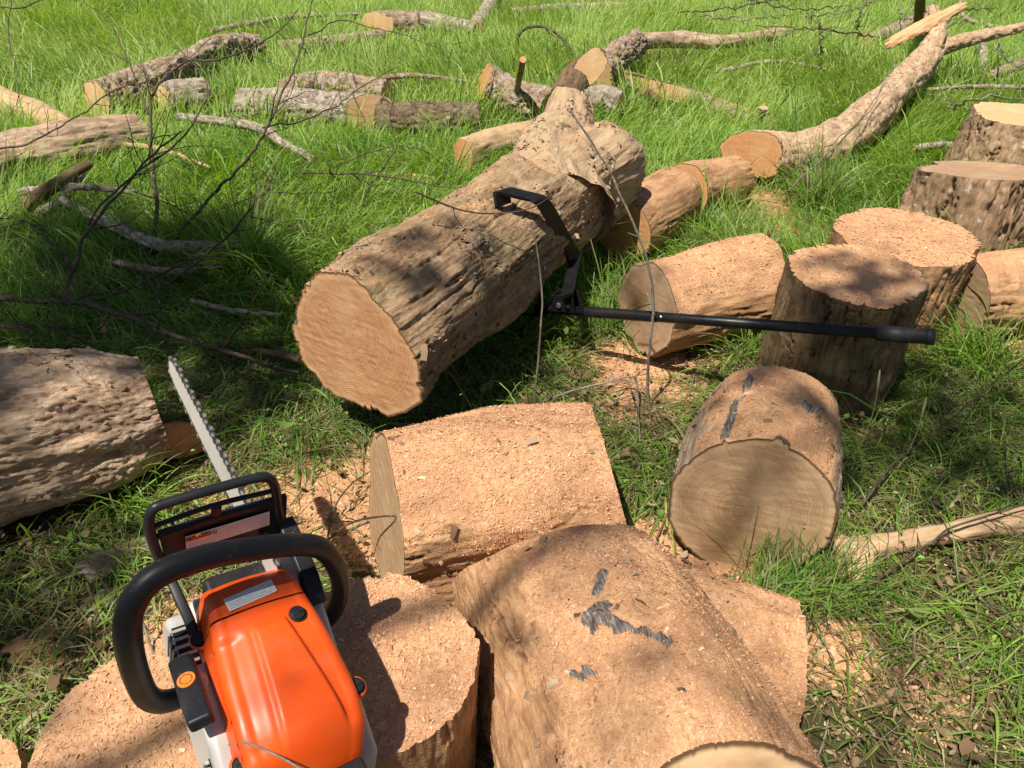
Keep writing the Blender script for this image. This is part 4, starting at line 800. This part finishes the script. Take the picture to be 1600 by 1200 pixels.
# bracket: channel box above the tube
BR = pxy(884, 470, 2.315); ex = HD; ez = nrm(np.array([0, 0, 1.]) - ex * ex[2]); ey = np.cross(ez, ex); RB = np.stack([ex, ey, ez], 1)
lv('bracket', multi([(BR + ey * -.024, (.088, .006, .062), RB), (BR + ey * .024, (.088, .006, .062), RB), (BR + ex * -.041 , (.006, .042, .05), RB), (BR + ez * -.034, (.084, .042, .006), RB)]), M_BLK, .0012)
for dx, rr_ in ((-.012, .0095), (.024, .0072)):
    p = BR + ex * dx + ez * (-.004) + ey * -.027; lv('bolt', ring_tube('b', p, p - ey * .008, rr_, M_BOLT, 6 if dx < 0 else 14), M_BOLT, .001)
lv('toe_spike', strap([H0 + HD * .03 - ez * .018, H0 - HD * .09 - ez * .02, H0 - HD * .16 + ez * .03, H0 - HD * .17 + ez * .065], ey, .034, .010), M_BLK, .001)
lv('foot_plate', strap([H0 - HD * .02 - ez * .02, H0 - HD * .10 - ez * .09, H0 - HD * .15 - ez * .19], ey, .05, .008), M_BLK, .001)
mo = [o for o in bpy.data.objects if o.name == 'bark'][0]; mv = np.empty(len(mo.data.vertices) * 3, np.float32); mo.data.vertices.foreach_get('co', mv); mv = mv.reshape(-1, 3) + np.array(mo.parent.location)
mD = (mv - CC) @ CF; mU = 800 + FPX * (mv[:, 0] / mD); mV = 600 - FPX * ((mv - CC) @ CU) / mD
def on_log(u, v, gap):      # point on the long log's skin seen at a photo point, lifted off by gap metres
    k = (mU - u) ** 2 + (mV - v) ** 2 < 64; d = mD[k].min() if k.any() else 2.6; r_ = ray(u, v); return CC + r_ * (d - gap)
hk = [on_log(786, 320, .00), on_log(783, 297, .05), on_log(847, 312, .10), on_log(898, 402, .13), on_log(886, 462, .05)]
# round the elbows a little
def rnd_poly(P, f=.16):
    out = [P[0]]
    for i in range(1, len(P) - 1):
        a, b, c = P[i - 1], P[i], P[i + 1]
        for t in (0, .33, .67, 1):
            p0 = b + (a - b) * f; p1 = b + (c - b) * f; out.append((1 - t) ** 2 * p0 + 2 * t * (1 - t) * b + t * t * p1)
    return out + [P[-1]]
HOOK = rnd_poly(hk)
lv('hook_arm', strap(HOOK, (.78, .62, 0), .058, .013), M_BLK, .0012)

# ================================================================== CHAINSAW
KS = 1.12
RS = np.array([[.81274208, -.49593282, .30577925], [.55675303, .81574885, -.1567797], [-.17168687, .29766498, .93910552]])
saw = empty('chainsaw', (-.409, .7236, .39)); saw.rotation_euler = Matrix(RS.tolist()).to_euler()
tag(saw, 'orange and white chainsaw with a black front handle, standing on the log rounds', 'chainsaw')
M_OR = mat_dusty('orange_plastic', (.84, .092, .005), .40, .28, 320); M_WH = mat_dusty('light_grey_housing', (.50, .49, .45), .45, .6, 240)
M_PL = mat_dusty('black_plastic', (.016, .017, .020), .40, .55, 300); M_DK = mat_plain('shade_and_ink_black', (.008, .008, .008), .8)  # near-black is painted shade for vents, screw holes and cover seam; also text ink
M_BAR = mat_dusty('steel_bar', (.74, .72, .66), .42, .6, 160, .35); M_CH = mat_plain('chain_steel', (.20, .18, .16), .42, .8, 400, .5)
M_LAB = mat_plain('white_label', (.78, .78, .76), .5, 0, 30, .05); M_TXT = mat_plain('label_ink', (.30, .31, .36), .6); M_ORL = mat_plain('orange_label', (.85, .20, .02), .5); M_BLU = mat_plain('blue_label_ink', (.02, .06, .30), .4)
def sv(name, VF, mat, bevel=.0, parent=None, **k): return bm_obj(name, np.asarray(VF[0], float) * KS, VF[1], mat, parent or saw, bevel * KS, **k)
def grid(fn, us, vs, thick_close=False):
    V = np.array([[fn(u, v) for v in vs] for u in us]); n, m = V.shape[:2]; i = np.arange(n * m).reshape(n, m)
    F = [tuple(f) for f in np.stack([i[:-1, :-1], i[1:, :-1], i[1:, 1:], i[:-1, 1:]], -1).reshape(-1, 4)]
    return V.reshape(-1, 3), F, i
def ss(a, b, x): t = min(1, max(0, (x - a) / (b - a))); return t * t * (3 - 2 * t)
def lerp(x, xs, ys): return float(np.interp(x, xs, ys))
YS = [-.185, -.168, -.145, -.11, -.05, .0, .036, .072, .098, .112]
ZT = [.120, .150, .182, .197, .199, .197, .195, .189, .160, .128]
HW = [.056, .066, .072, .0735, .0705, .066, .0615, .057, .053, .050]
def zt(y):
    i = min(max(np.searchsorted(YS, y) - 1, 0), len(YS) - 2); t = (y - YS[i]) / (YS[i + 1] - YS[i]); t = min(max(t, 0), 1)
    m = [(ZT[min(j + 1, len(ZT) - 1)] - ZT[max(j - 1, 0)]) / (YS[min(j + 1, len(YS) - 1)] - YS[max(j - 1, 0)]) for j in (i, i + 1)]; h = YS[i + 1] - YS[i]
    return (2 * t ** 3 - 3 * t * t + 1) * ZT[i] + (t ** 3 - 2 * t * t + t) * h * m[0] + (-2 * t ** 3 + 3 * t * t) * ZT[i + 1] + (t ** 3 - t * t) * h * m[1]
def cover_pt(y, v, g=0.):
    """v in [-1,1] goes from the left skirt over the top to the right skirt"""
    w = lerp(y, YS, HW) + g; top = zt(y) + g; zb = .098; rs = .015 if y > .036 else .019
    side = top - zb - rs; arc = rs * math.pi / 2; flat = w - rs; tot = side + arc + flat; s = abs(v) * tot; sg = 1 if v > 0 else -1
    if s < flat: x = s; z = top - .0045 * (x / flat) ** 2
    elif s < flat + arc: a = (s - flat) / rs; x = flat + rs * math.sin(a); z = top - .0045 - rs * (1 - math.cos(a)) * (1 - .0) + .0045 * (a / 1.5708)
    else: x = w + .006 * ss(0, .05, s - flat - arc); z = top - rs - (s - flat - arc)
    x *= sg
    # sculpting of the rear cover: raised centre panel that widens to the rear, recess to its left
    if y < .036:
        k = ss(.012, .0, y) * ss(-.152, -.128, y)
        xl = -.019 - .008 * (-y / .12); xr = .024 + .021 * (-y / .12)
        pan = ss(xl - .004, xl + .004, x) * (1 - ss(xr - .0025, xr + .0025, x)); z += k * (.0050 * pan) * (1 if s < flat + arc * .4 else 0)
        lf = (1 - ss(xl - .030, xl - .008, x)) * (1 if s < flat + arc else 0); z -= .0065 * k * lf
        z -= .007 * ss(xr + .022, xr + .004, x) * ss(xr - .002, xr + .004, x) * k * .25
    return (x, y, z)
def cover(name, y0, y1, g=0., ny=60, nv=150):
    V, F, i = grid(lambda y, v: cover_pt(y, v, g), np.linspace(y0, y1, ny), np.linspace(-1, 1, nv))
    # inner lip so the edge has thickness
    V2 = np.array([cover_pt(y, v, g - .0028) for y in (y0, y1) for v in np.linspace(-1, 1, nv)]); n = len(V); V = np.concatenate([V, V2])
    F += [(int(i[0, k + 1]), int(i[0, k]), n + k, n + k + 1) for k in range(nv - 1)] + [(int(i[-1, k]), int(i[-1, k + 1]), n + nv + k + 1, n + nv + k) for k in range(nv - 1)]
    return V, [tuple(reversed(f)) for f in F]
sv('top_cover', cover('c', -.184, .0345, .0012), M_OR); sv('front_cover', cover('c', .0372, .111, 0., 40), M_OR)
# ---- body blocks
def rblock(x0, x1, y0, y1, z0, z1): return multi([(((x0 + x1) / 2, (y0 + y1) / 2, (z0 + z1) / 2), (x1 - x0, y1 - y0, z1 - z0))])
sv('inner_body', rblock(-.046, .046, -.165, .088, .05, .120), M_DK, .004)
sv('crankcase', rblock(-.066, .068, -.20, .125, .0, .1005), M_WH, .014, seg=4)
sv('muffler', rblock(-.040, .045, .098, .140, .045, .118), M_PL, .008, seg=3)
# left starter housing, outline in the YZ plane
def yzprism(outline, x0, x1):
    n = len(outline); V = [(x0, y, z) for y, z in outline] + [(x1, y, z) for y, z in outline]
    return V, [tuple(range(n))[::-1], tuple(range(n, 2 * n))] + [(i, (i + 1) % n, n + (i + 1) % n, n + i) for i in range(n)]
ol = [(.102, .02), (.118, .06), (.108, .100), (.070, .128), (.02, .128), (-.05, .150), (-.10, .150), (-.16, .128), (-.205, .10), (-.215, .04), (-.19, .0), (.06, .0)]
sv('starter_housing', yzprism(ol[::-1], -.0985, -.0665), M_WH, .011, seg=4)
# fan grille: black plates as painted shade of the openings, slats standing proud, near the cord grip; curved vents further back
sv('vent_shade_plate', multi([((-.086, .045, .1300), (.022, .058, .004)), ((-.1, .045, .095), (.003, .058, .05))]), M_DK, .0)
for k in range(5): sv('vent_slat', multi([((-.088, .022 + k * .0115, .1325), (.024, .0042, .0035)), ((-.1015, .022 + k * .0115, .10), (.0035, .0042, .060))]), M_WH, .0008)
sv('vent_shade_plate', multi([((-.0985, -.135, .085), (.003, .075, .075))]), M_DK, 0)
for k in range(8):
    a = -.165 + k * .0088; V_, F_ = [], []
    for j in range(5):
        z = .048 + j * .0185; y = a + .010 * math.sin(j / 4 * 3.14); V_ += [(-.0975, y, z), (-.1035, y, z), (-.1035, y + .0042, z), (-.0975, y + .0042, z)]
    for j in range(4):
        for q_ in range(4): b = 4 * j + q_; c = 4 * j + (q_ + 1) % 4; F_.append((b, b + 4, c + 4, c))
    sv('vent_slat', (V_, F_ + [(0, 1, 2, 3), (19, 18, 17, 16)]), M_WH, .0)
sv('label', multi([((-.0700, -.105, .128), (.0015, .050, .020), np.array(Matrix.Rotation(math.radians(-14), 3, 'Y')))]), M_LAB, .0004)
# right side: sprocket cover + black brake arm
orr = [(.150, .03), (.155, .085), (.115, .118), (.04, .125), (-.02, .105), (-.10, .11), (-.17, .09), (-.185, .03), (-.15, .0), (.10, .0)]
spc = sv('sprocket_cover', yzprism(orr, .068, .100), M_WH, .011, seg=4)
sv('label', multi([((.1012, .07, .085), (.0012, .05, .035))]), M_LAB, .0003, spc)
sv('label', multi([((.086, .075, .1232), (.020, .03, .0012), np.array(Matrix.Rotation(.06, 3, 'X')))]), M_LAB, .0003, spc)
sv('brake_arm', strap([(.080, .165, .165), (.084, .12, .158), (.086, .075, .148), (.088, .04, .128)], (1, 0, 0), .026, .020), M_PL, .004)
# orange bosses + screws
def disc(c, axis, r, h, seg=24):
    c = np.asarray(c, float); a = nrm(axis); return ring_tube('d', c, c + a * h, r, None, seg)
for c, ax in (((-.0665, .046, .108), (-.12, 0, 1)), ((.0375, .006, .180), (0.05, 0, 1)), ((-.070, -.130, .130), (-.12, 0, 1)), ((.073, -.105, .150), (.12, 0, 1))):
    ax = nrm(ax); c = np.asarray(c, float); H_ = .028 if abs(c[0]) > .05 else .0165
    bs_ = sv('screw_boss', ring_tube('b', c, c + ax * H_, .0145 if abs(c[0]) > .05 else .0118, None, 28), M_OR, .003, seg=3)
    top = c + ax * H_; sv('hole_shade_disc', ring_tube('b', top - ax * .0002, top + ax * .0012, .0112, None, 24), M_DK, .0, bs_)  # raised black disc, painted shade in place of a sunk hole
    kn = sv('screw', ring_tube('b', top + ax * .0008, top + ax * .0040, .0088, None, 10), M_PL, .0008)
    e1 = nrm(np.cross(ax, [0, 1, 0.2])); e2 = np.cross(ax, e1); sv('slot_shade_bar', multi([(top + ax * .0042, (.013, .0022, .0008), np.stack([e1, e2, ax], 1))]), M_DK, 0, kn)  # black bar on the head, painted shade in place of a cut slot
# ---- front handle: thick rubber tube
def tube_obj(name, P, r, mat, n=90, k=20, parent=None, prof=None, bumpy=0):
    C = spline(np.array(P, float), n); R = np.full(n, r) if prof is None else np.interp(np.linspace(0, 1, n), *zip(*prof))
    V, F, cp = tube_np(C, R, k); o = mesh_np(name, V * KS, [F] + [c[None] for c in cp], mat, parent or saw); return o
M_HND = mat_dusty('rubber_handle', (.017, .017, .019), .42, .55, 320)
tube_obj('front_handle', [(-.070, .025, .030), (-.112, .024, .030), (-.136, .028, .055), (-.147, .038, .110), (-.152, .05, .185), (-.144, .066, .236), (-.115, .08, .264), (-.06, .084, .268), (.0, .082, .258), (.055, .08, .241), (.094, .078, .215), (.120, .072, .17), (.136, .064, .11), (.132, .055, .05), (.104, .05, .012)], .0155, M_HND, 140, 24,
         prof=[(0, .014), (.1, .0155), (.30, .0165), (.62, .0155), (.80, .0145), (1, .012)])
# ---- hand guard
g0 = lambda x, z: (x, .158 + (z - .15) * .10, z)
gd_ = [g0(-.082, .13), g0(-.093, .18), g0(-.100, .235), g0(-.096, .266), g0(-.078, .2735), g0(-.02, .278), g0(.032, .279), g0(.050, .272), g0(.060, .250), g0(.068, .20), g0(.080, .150)]
hg = tube_obj('hand_guard', gd_, .0068, M_PL, 120, 14)
tube_obj('guard_bar', [g0(-.098, .235), g0(-.02, .246), g0(.061, .244)], .0036, M_PL, 30, 12, hg)
tube_obj('guard_bar', [g0(-.096, .212), g0(-.02, .222), g0(.065, .221)], .0042, M_PL, 30, 12, hg)
sv('guard_post', multi([(g0(-.018, .230), (.013, .007, .028))]), M_PL, .002, hg)
V_, F_, i_ = grid(lambda u, v: (lerp(v, [0, 1], [-.090 + .0 * u, .078]) + (1 - u) * lerp(v, [0, 1], [.010, .004]), .158 + (u * .082) * .10 - .004 + .002 * math.sin(v * 3.14), .136 + u * (.083 + .008 * v)), np.linspace(0, 1, 8), np.linspace(0, 1, 16))
n_ = len(V_); Vb = np.array(V_) + [0, .008, 0]; Ff = list(F_) + [tuple(n_ + j for j in reversed(f)) for f in F_]
bd_ = list(i_[:, 0]) + list(i_[-1, 1:]) + list(i_[::-1, -1][1:]) + list(i_[0, ::-1][1:-1]); Ff += [(int(bd_[k]), int(bd_[k]) + n_, int(bd_[(k + 1) % len(bd_)]) + n_, int(bd_[(k + 1) % len(bd_)])) for k in range(len(bd_))]
sv('guard_plate', (np.concatenate([V_, Vb]), Ff), M_PL, .001, hg)
sv('guard_arm', strap([(-.086, .160, .150), (-.080, .12, .146), (-.074, .075, .134), (-.072, .035, .112)], (1, 0, .2), .013, .022), M_PL, .003, hg)
# warning label on the plate: faces the user and tilts up
def label_frame(o, ex_, ey_, n_off):
    ex_, ey_ = nrm(ex_), nrm(ey_); ez_ = nrm(np.cross(ex_, ey_)); ey_ = np.cross(ez_, ex_); return np.asarray(o, float) + ez_ * n_off, ex_, ey_, ez_
def sticker(parent, o, ex_, ey_, W, H, rows, orange_w=0., word=None, seed=1, name='label'):
    O, ex_, ey_, ez_ = label_frame(o, ex_, ey_, .0012); Rm = np.stack([ex_, ey_, ez_], 1)
    lb = sv(name, multi([(O, (W, H, .0010), Rm)]), M_LAB, .0004, parent)
    if orange_w:
        sv('orange_field', multi([(O + ex_ * (-W / 2 + orange_w / 2 + .0012) + ey_ * (H / 2 - H * .19 - .0008) + ez_ * .0007, (orange_w, H * .34, .0006), Rm)]), M_ORL, 0, lb)
    r = np.random.default_rng(seed); bx = []; rh = H / (rows + .6)
    for k in range(rows):
        y = H / 2 - rh * (k + .8); x = -W / 2 + .003; 
        if orange_w and k < rows * .34: x = -W / 2 + orange_w + .004
        while x < W / 2 - .004 and k % 1 == 0:
            l_ = min(r.uniform(.0012, .0045), W / 2 - .003 - x); bx.append((O + ex_ * (x + l_ / 2) + ey_ * y + ez_ * .00075, (l_, rh * .14, .0003), Rm)); x += l_ + .0009
    sv('fine_print', multi(bx), M_TXT, 0, lb)
    if word:
        cu = bpy.data.curves.new('warning_text', 'FONT'); cu.body = word; cu.size = H * .34 * KS; cu.align_x = 'CENTER'; cu.align_y = 'CENTER'; cu.extrude = .0001
        tmp = bpy.data.objects.new('tmp_text', cu); COL.objects.link(tmp); bpy.context.view_layer.update()
        me = bpy.data.meshes.new_from_object(tmp.evaluated_get(bpy.context.evaluated_depsgraph_get())); bpy.data.objects.remove(tmp); bpy.data.curves.remove(cu)
        o_ = bpy.data.objects.new('warning_text', me); link(o_, lb); me.materials.clear(); me.materials.append(M_DK)
        M4 = Matrix(Rm.tolist()).to_4x4(); M4.translation = Vector((O + ex_ * (-W / 2 + orange_w / 2 + .0012) + ey_ * (H / 2 - H * .19 - .0008) + ez_ * .0012) * KS); me.transform(M4)
    return lb
sticker(hg, (-.002, .1580, .1915), (1, 0, .055), (0, .10, 1), .112, .030, 6, .030, 'WARNING', 3)
sticker(saw, (-.006, .0535, .1925), (1, .10, .0), (-.1, 1, -.11), .064, .020, 5, 0, None, 4)
# ---- recoil grip with its round badge
gp0, gp1 = np.array([-.100, .020, .150]), np.array([-.104, -.078, .186]); gd = nrm(gp1 - gp0); gx2 = nrm(np.array([1., 0, .25]) - gd * gd[0]); gz2 = nrm(np.cross(gx2, gd)) ; gz2 = gz2 if gz2[2] > 0 else -gz2
RG = np.stack([gx2, gd, gz2], 1)
gr = sv('cord_grip', strap([gp0, gp0 * .5 + gp1 * .5, gp1], gx2, .029, .020), M_PL, .005, seg=3)
bc = gp0 * .60 + gp1 * .40 + gz2 * .0102
sv('badge', ring_tube('b', bc - gz2 * .002, bc + gz2 * .0012, .0108, None, 32), M_ORL, .0004, gr)
sv('badge_mark', (lambda r_: r_)(multi([(bc + gz2 * .0015 + (gx2 * math.cos(a) + gd * math.sin(a)) * .0068, (.0009, .0042 if abs(math.sin(a * 1.5)) > .3 else .002, .0004), np.stack([gx2 * math.cos(a) + gd * math.sin(a), -gx2 * math.sin(a) + gd * math.cos(a), gz2], 1)) for a in np.linspace(.3, 6.0, 9)])), M_PL, 0, gr)
tube_obj('starter_cord', [tuple(gp0 * .5 + gp1 * .5 - gz2 * .008), (-.095, -.012, .148), (-.088, .008, .134)], .0022, M_PL, 12, 8)
sv('cord_guide', disc((-.088, -.012, .120), (-.15, .0, 1), .016, .022), M_WH, .004, seg=3)
# ---- guide bar and chain
b0, b1 = np.array([.046, .085, .150]), np.array([.050, .643, .018]); bd1 = nrm(b1 - b0); bzz = nrm(np.cross([1, 0, 0], bd1)); bzz = bzz if bzz[2] > 0 else -bzz; bxx = np.array([1., 0, 0]); BL = np.linalg.norm(b1 - b0)
hw_ = .027; prof_ = []
for t in np.linspace(0, 1, 14): prof_.append((t * (BL - .05), hw_ * (.9 + .1 * ss(0, .3, t)) * (1 - .12 * ss(.6, 1, t))))
for a in np.linspace(math.pi / 2, 0, 12)[1:]: prof_.append((BL - .05 + .05 * math.cos(a), hw_ * .88 * math.sin(a)))
full = prof_ + [(s_, -w_) for s_, w_ in prof_[::-1][1:]]
pt = lambda s_, w_, x_: b0 + bd1 * s_ + bzz * w_ + bxx * x_
n = len(full); Vb = [pt(s_, w_, -.0026) for s_, w_ in full] + [pt(s_, w_, .0026) for s_, w_ in full]
gb = sv('guide_bar', (Vb, [tuple(range(n))[::-1], tuple(range(n, 2 * n))] + [(i, (i + 1) % n, n + (i + 1) % n, n + i) for i in range(n)]), M_BAR, .0005, smooth=False)
path = np.array([(s_, w_) for s_, w_ in full]); sg_ = np.linalg.norm(np.diff(path, axis=0), axis=1); cum = np.concatenate([[0], np.cumsum(sg_)])
bx, bc_ = [], []
k = 0
for s_ in np.arange(.0, cum[-1], .0093):
    a = np.array([np.interp(s_, cum, path[:, 0]), np.interp(s_, cum, path[:, 1])]); b = np.array([np.interp(s_ + .003, cum, path[:, 0]), np.interp(s_ + .003, cum, path[:, 1])]); d = nrm(b - a)
    o = np.array([-d[1], d[0]]); t3 = bd1 * d[0] + bzz * d[1]; o3 = bd1 * o[0] + bzz * o[1]
    c = pt(a[0], a[1], 0); 
    Rm = np.stack([t3, o3, np.cross(t3, o3)], 1); sx = (-1, 0, 1, 0)[k % 4]
    bx.append((c + o3 * .0022, (.0086, .0062, .0018 if sx == 0 else .005), Rm))
    if sx: bc_.append((c + o3 * .0058 + bxx * sx * .0018, (.0078, .0046, .0042), Rm)); bc_.append((c + o3 * .0054 + t3 * .0062 + bxx * sx * .0016, (.0022, .0040, .0018), Rm))
    else: bx.append((c + o3 * .0024 + bxx * .0032, (.0092, .0046, .0012), Rm)); bx.append((c + o3 * .0024 - bxx * .0032, (.0092, .0046, .0012), Rm))
    k += 1
chn = sv('chain', multi(bx), M_CH, 0, smooth=False); sv('cutters', multi(bc_), mat_plain('cutter_steel', (.50, .46, .42), .35, .7), 0, chn, smooth=False)
# ---- rear: grey shroud, black filter cover knob, rear handle loop (mostly below the frame)
sv('rear_housing', rblock(-.060, .072, -.262, -.188, .0, .132), M_WH, .016, seg=4)
rc = sv('filter_latch', rblock(.0, .060, -.235, -.176, .128, .150), M_PL, .006, seg=3)
sticker(saw, (.052, -.222, .1515), (.9, .3, 0), (-.3, .9, 0), .030, .018, 2, 0, None, 8)
lo = sv('oval_emblem', ring_tube('o', np.array([.052, -.217, .1522]), np.array([.052, -.217, .1538]), .0072, None, 24), M_BLU, 0)
tube_obj('rear_handle', [(-.0, -.255, .112), (-.0, -.30, .128), (0, -.36, .120), (0, -.405, .085), (0, -.41, .045), (0, -.37, .018), (0, -.30, .012), (0, -.24, .012)], .017, M_PL, 70, 18)
sv('throttle_trigger', strap([(0, -.30, .108), (0, -.315, .092), (0, -.335, .088)], (1, 0, 0), .012, .006), M_PL, .001)
# black wire running over the cover at the bottom
B('thin grey twig lying over the rear of the orange chainsaw cover', [np.array([-.409, .7236, .39]) + RS @ (np.array(p) * KS) for p in [(-.078, -.100, .150), (-.066, -.118, .186), (-.03, -.160, .190), (.0, -.20, .172)]], .0016, .0013, 0, .1, 90, M_TWG, a=.001)

# ================================================================== THE TREE THAT SHADES THE PLACE (outside the frame)
SH = [(60, 400, .05, .42, .8), (190, 415, .05, .40, .85), (320, 440, .05, .38, .88), (420, 470, .05, .25, .85), (780, 575, .05, .20, .9), (1335, 435, .42, .19, .8), (120, 345, .05, .3, .8), (280, 400, .05, .35, .9), (400, 545, .05, .25, .9), (250, 490, .05, .3, .9), (130, 500, .05, .3, .9), (200, 330, .05, .30, .6), (40, 500, .05, .30, .75), (350, 370, .05, .28, .8), (330, 530, .05, .26, .85), (420, 600, .05, .20, .8), (330, 640, .05, .18, .7),
      (60, 880, .05, .20, .8), (150, 870, .05, .13, .6), (60, 990, .05, .16, .7), (100, 1168, .29, .075, 1.3), (40, 780, .2, .12, .35),
      (1450, 640, .05, .30, .7), (1540, 680, .05, .28, .7), (1390, 570, .1, .2, .7), (1560, 800, .05, .2, .4), (1200, 600, .40, .15, .75), (1230, 680, .35, .14, .6), (1080, 650, .3, .10, .7), (1170, 790, .2, .19, .65), (1000, 470, .15, .11, 1.2), (1330, 440, .42, .17, .75), (1250, 580, .2, .2, 1.6), (1310, 540, .25, .16, 1.6), (950, 1000, .44, .26, .45), (880, 900, .42, .14, .45), (1470, 560, .2, .15, .6),
      (1080, 900, .2, .12, .35), (960, 650, .05, .14, .5), (1020, 720, .05, .12, .6), (1450, 960, .05, .16, .35), (900, 560, .05, .1, .3),
      (540, 330, .05, .16, .4), (60, 290, .05, .16, .35), (500, 310, .05, .14, .3), (1010, 470, .2, .08, .4), (700, 1150, .2, .1, .5), (1360, 470, .05, .1, .4), (480, 700, .05, .1, .5)]
LSZ = []; tr_ = np.random.default_rng(99); LV, cen = [], []
for (u, v, z, rad, dens) in SH:
    hgt = tr_.uniform(6.2, 7.6); c = px(u, v, z) + SUN * (hgt / SUN[2]); cen.append(c)
    n = int(dens * (2.2 if z < .15 and dens >= .7 and u > 600 else 4.2 if z < .15 and dens >= .7 else 1.25) * math.pi * rad * rad / .0042); e1 = nrm(np.cross(SUN, [0, 1, 0])); e2 = np.cross(SUN, e1)
    fine_ = dens < .7; n = int(n * (4 if fine_ else 1)); LSZ.append(np.full(n, .5 if fine_ else 1.)); a = tr_.uniform(0, 6.283, n); rr_ = rad * np.sqrt(tr_.random(n)) * (1 + .15 * np.sin(a * 3 + u)); LV.append(c + e1 * (rr_ * np.cos(a))[:, None] + e2 * (rr_ * np.sin(a))[:, None] + SUN * tr_.normal(0, .14, n)[:, None])
LP = np.concatenate(LV); cen = np.array(cen)
ex_t = np.array([tr_.uniform(-7, -3.4, 1500), tr_.uniform(-6, 1.0, 1500), tr_.uniform(5.5, 9, 1500)]).T   # rest of the crown, its shade falls outside the frame at left
ex_t = ex_t[(ex_t[:, 0] - SUN[0] / SUN[2] * ex_t[:, 2]) < -1.0 - .72 * np.maximum(ex_t[:, 1] - SUN[1] / SUN[2] * ex_t[:, 2], .5)]; LP = np.concatenate([LP, ex_t]); n = len(LP); LSZ = np.concatenate(LSZ + [np.ones(len(ex_t))])[:, None]
d = nrm(tr_.normal(size=(n, 3))); s_ = nrm(np.cross(d, tr_.normal(size=(n, 3)) * [.6, .6, 1.4] + [0, 0, .8])); L = tr_.uniform(.06, .11, (n, 1)) * LSZ; W = L * .5
Vt = np.stack([LP - d * L / 2, LP - d * L * .15 + s_ * W / 2, LP + d * L * .25 + s_ * W * .42, LP + d * L / 2, LP + d * L * .25 - s_ * W * .42, LP - d * L * .15 - s_ * W / 2], 1).reshape(-1, 3)
TB = np.array([-5.2, -3.6, 0.]); tree = empty('oak_tree', TB); tag(tree, 'tall leafy tree beside the clearing whose crown throws the dappled shade', 'tree')
mt_leaf = NT('oak_leaves'); dd_ = mt_leaf.n('ShaderNodeBsdfTranslucent'); dd_.inputs[0].default_value = (.10, .16, .03, 1); df_ = mt_leaf.n('ShaderNodeBsdfDiffuse'); df_.inputs[0].default_value = (.06, .11, .02, 1); mx_ = mt_leaf.n('ShaderNodeMixShader'); mx_.inputs[0].default_value = .25; mt_leaf.l(df_.outputs[0], mx_.inputs[1]); mt_leaf.l(dd_.outputs[0], mx_.inputs[2]); mt_leaf.l(mx_.outputs[0], mt_leaf.out.inputs[0])
tag(mesh_np('crown', Vt - TB, [np.arange(n * 6).reshape(n, 6)], mt_leaf.m, tree, None, False), kind='stuff')
s = Soup(); tp = [TB - [0, 0, .05], TB + [.1, .1, 2.2], TB + [.3, .4, 4.4], TB + [.8, .9, 6.0]]; V, F, cp = tube_np(wob(np.array(tp), 40, .05, 5), np.linspace(.32, .16, 40), 16); s.add(V, F, cp)
s.mesh('trunk', MB['rough'], tree); [setattr(o_, 'location', -Vector(TB)) for o_ in tree.children if o_.name.startswith('trunk')]
limbs_ = [np.array([-3.6, -2.2, 6.4]), np.array([-2.6, -2.0, 6.9]), np.array([-1.5, -1.9, 7.0]), np.array([-3.2, -.9, 6.8]), np.array([-1.2, -1.0, 7.0])]
sl_ = Soup()
for k, e in enumerate(limbs_):
    V, F, cp = tube_np(wob(np.array([tp[3], (tp[3] + e) / 2 + [0, 0, .15], e]), 24, .05, k), np.linspace(.045, .014, 24), 8); sl_.add(V, F, cp)
for k, c in enumerate(cen):
    e = limbs_[int(np.argmin(np.linalg.norm(np.array(limbs_) - c, axis=1)))]; V, F, cp = tube_np(wob(np.array([e, (e + c) / 2 + [0, 0, .08], c]), 12, .03, k), np.linspace(.010, .004, 12), 6); sl_.add(V, F, cp)
o_ = sl_.mesh('limbs', MB['rough'], tree); o_.location = -Vector(TB)

# ================================================================== groups for repeated things
GR = {'log_round': 'sawn log rounds', 'log': 'logs lying in the grass', 'branch_log': 'broken branches lying in the grass', 'dead_branch': 'thin bare dead branches', 'tree_stump': 'stumps at the right edge', 'stick': 'short sticks and stubs',
      'bark_slab': 'loose bark pieces on the ground', 'split_wood': 'split wood pieces', 'grass_tuft': 'grass tufts beside the logs', 'grass_stalk': 'grass seed stalks'}
for o in bpy.data.objects:
    if o.parent is None and o.get('label') and not o.get('group'):
        g_ = GR.get(o.name.split('.')[0])
        if g_: o['group'] = g_
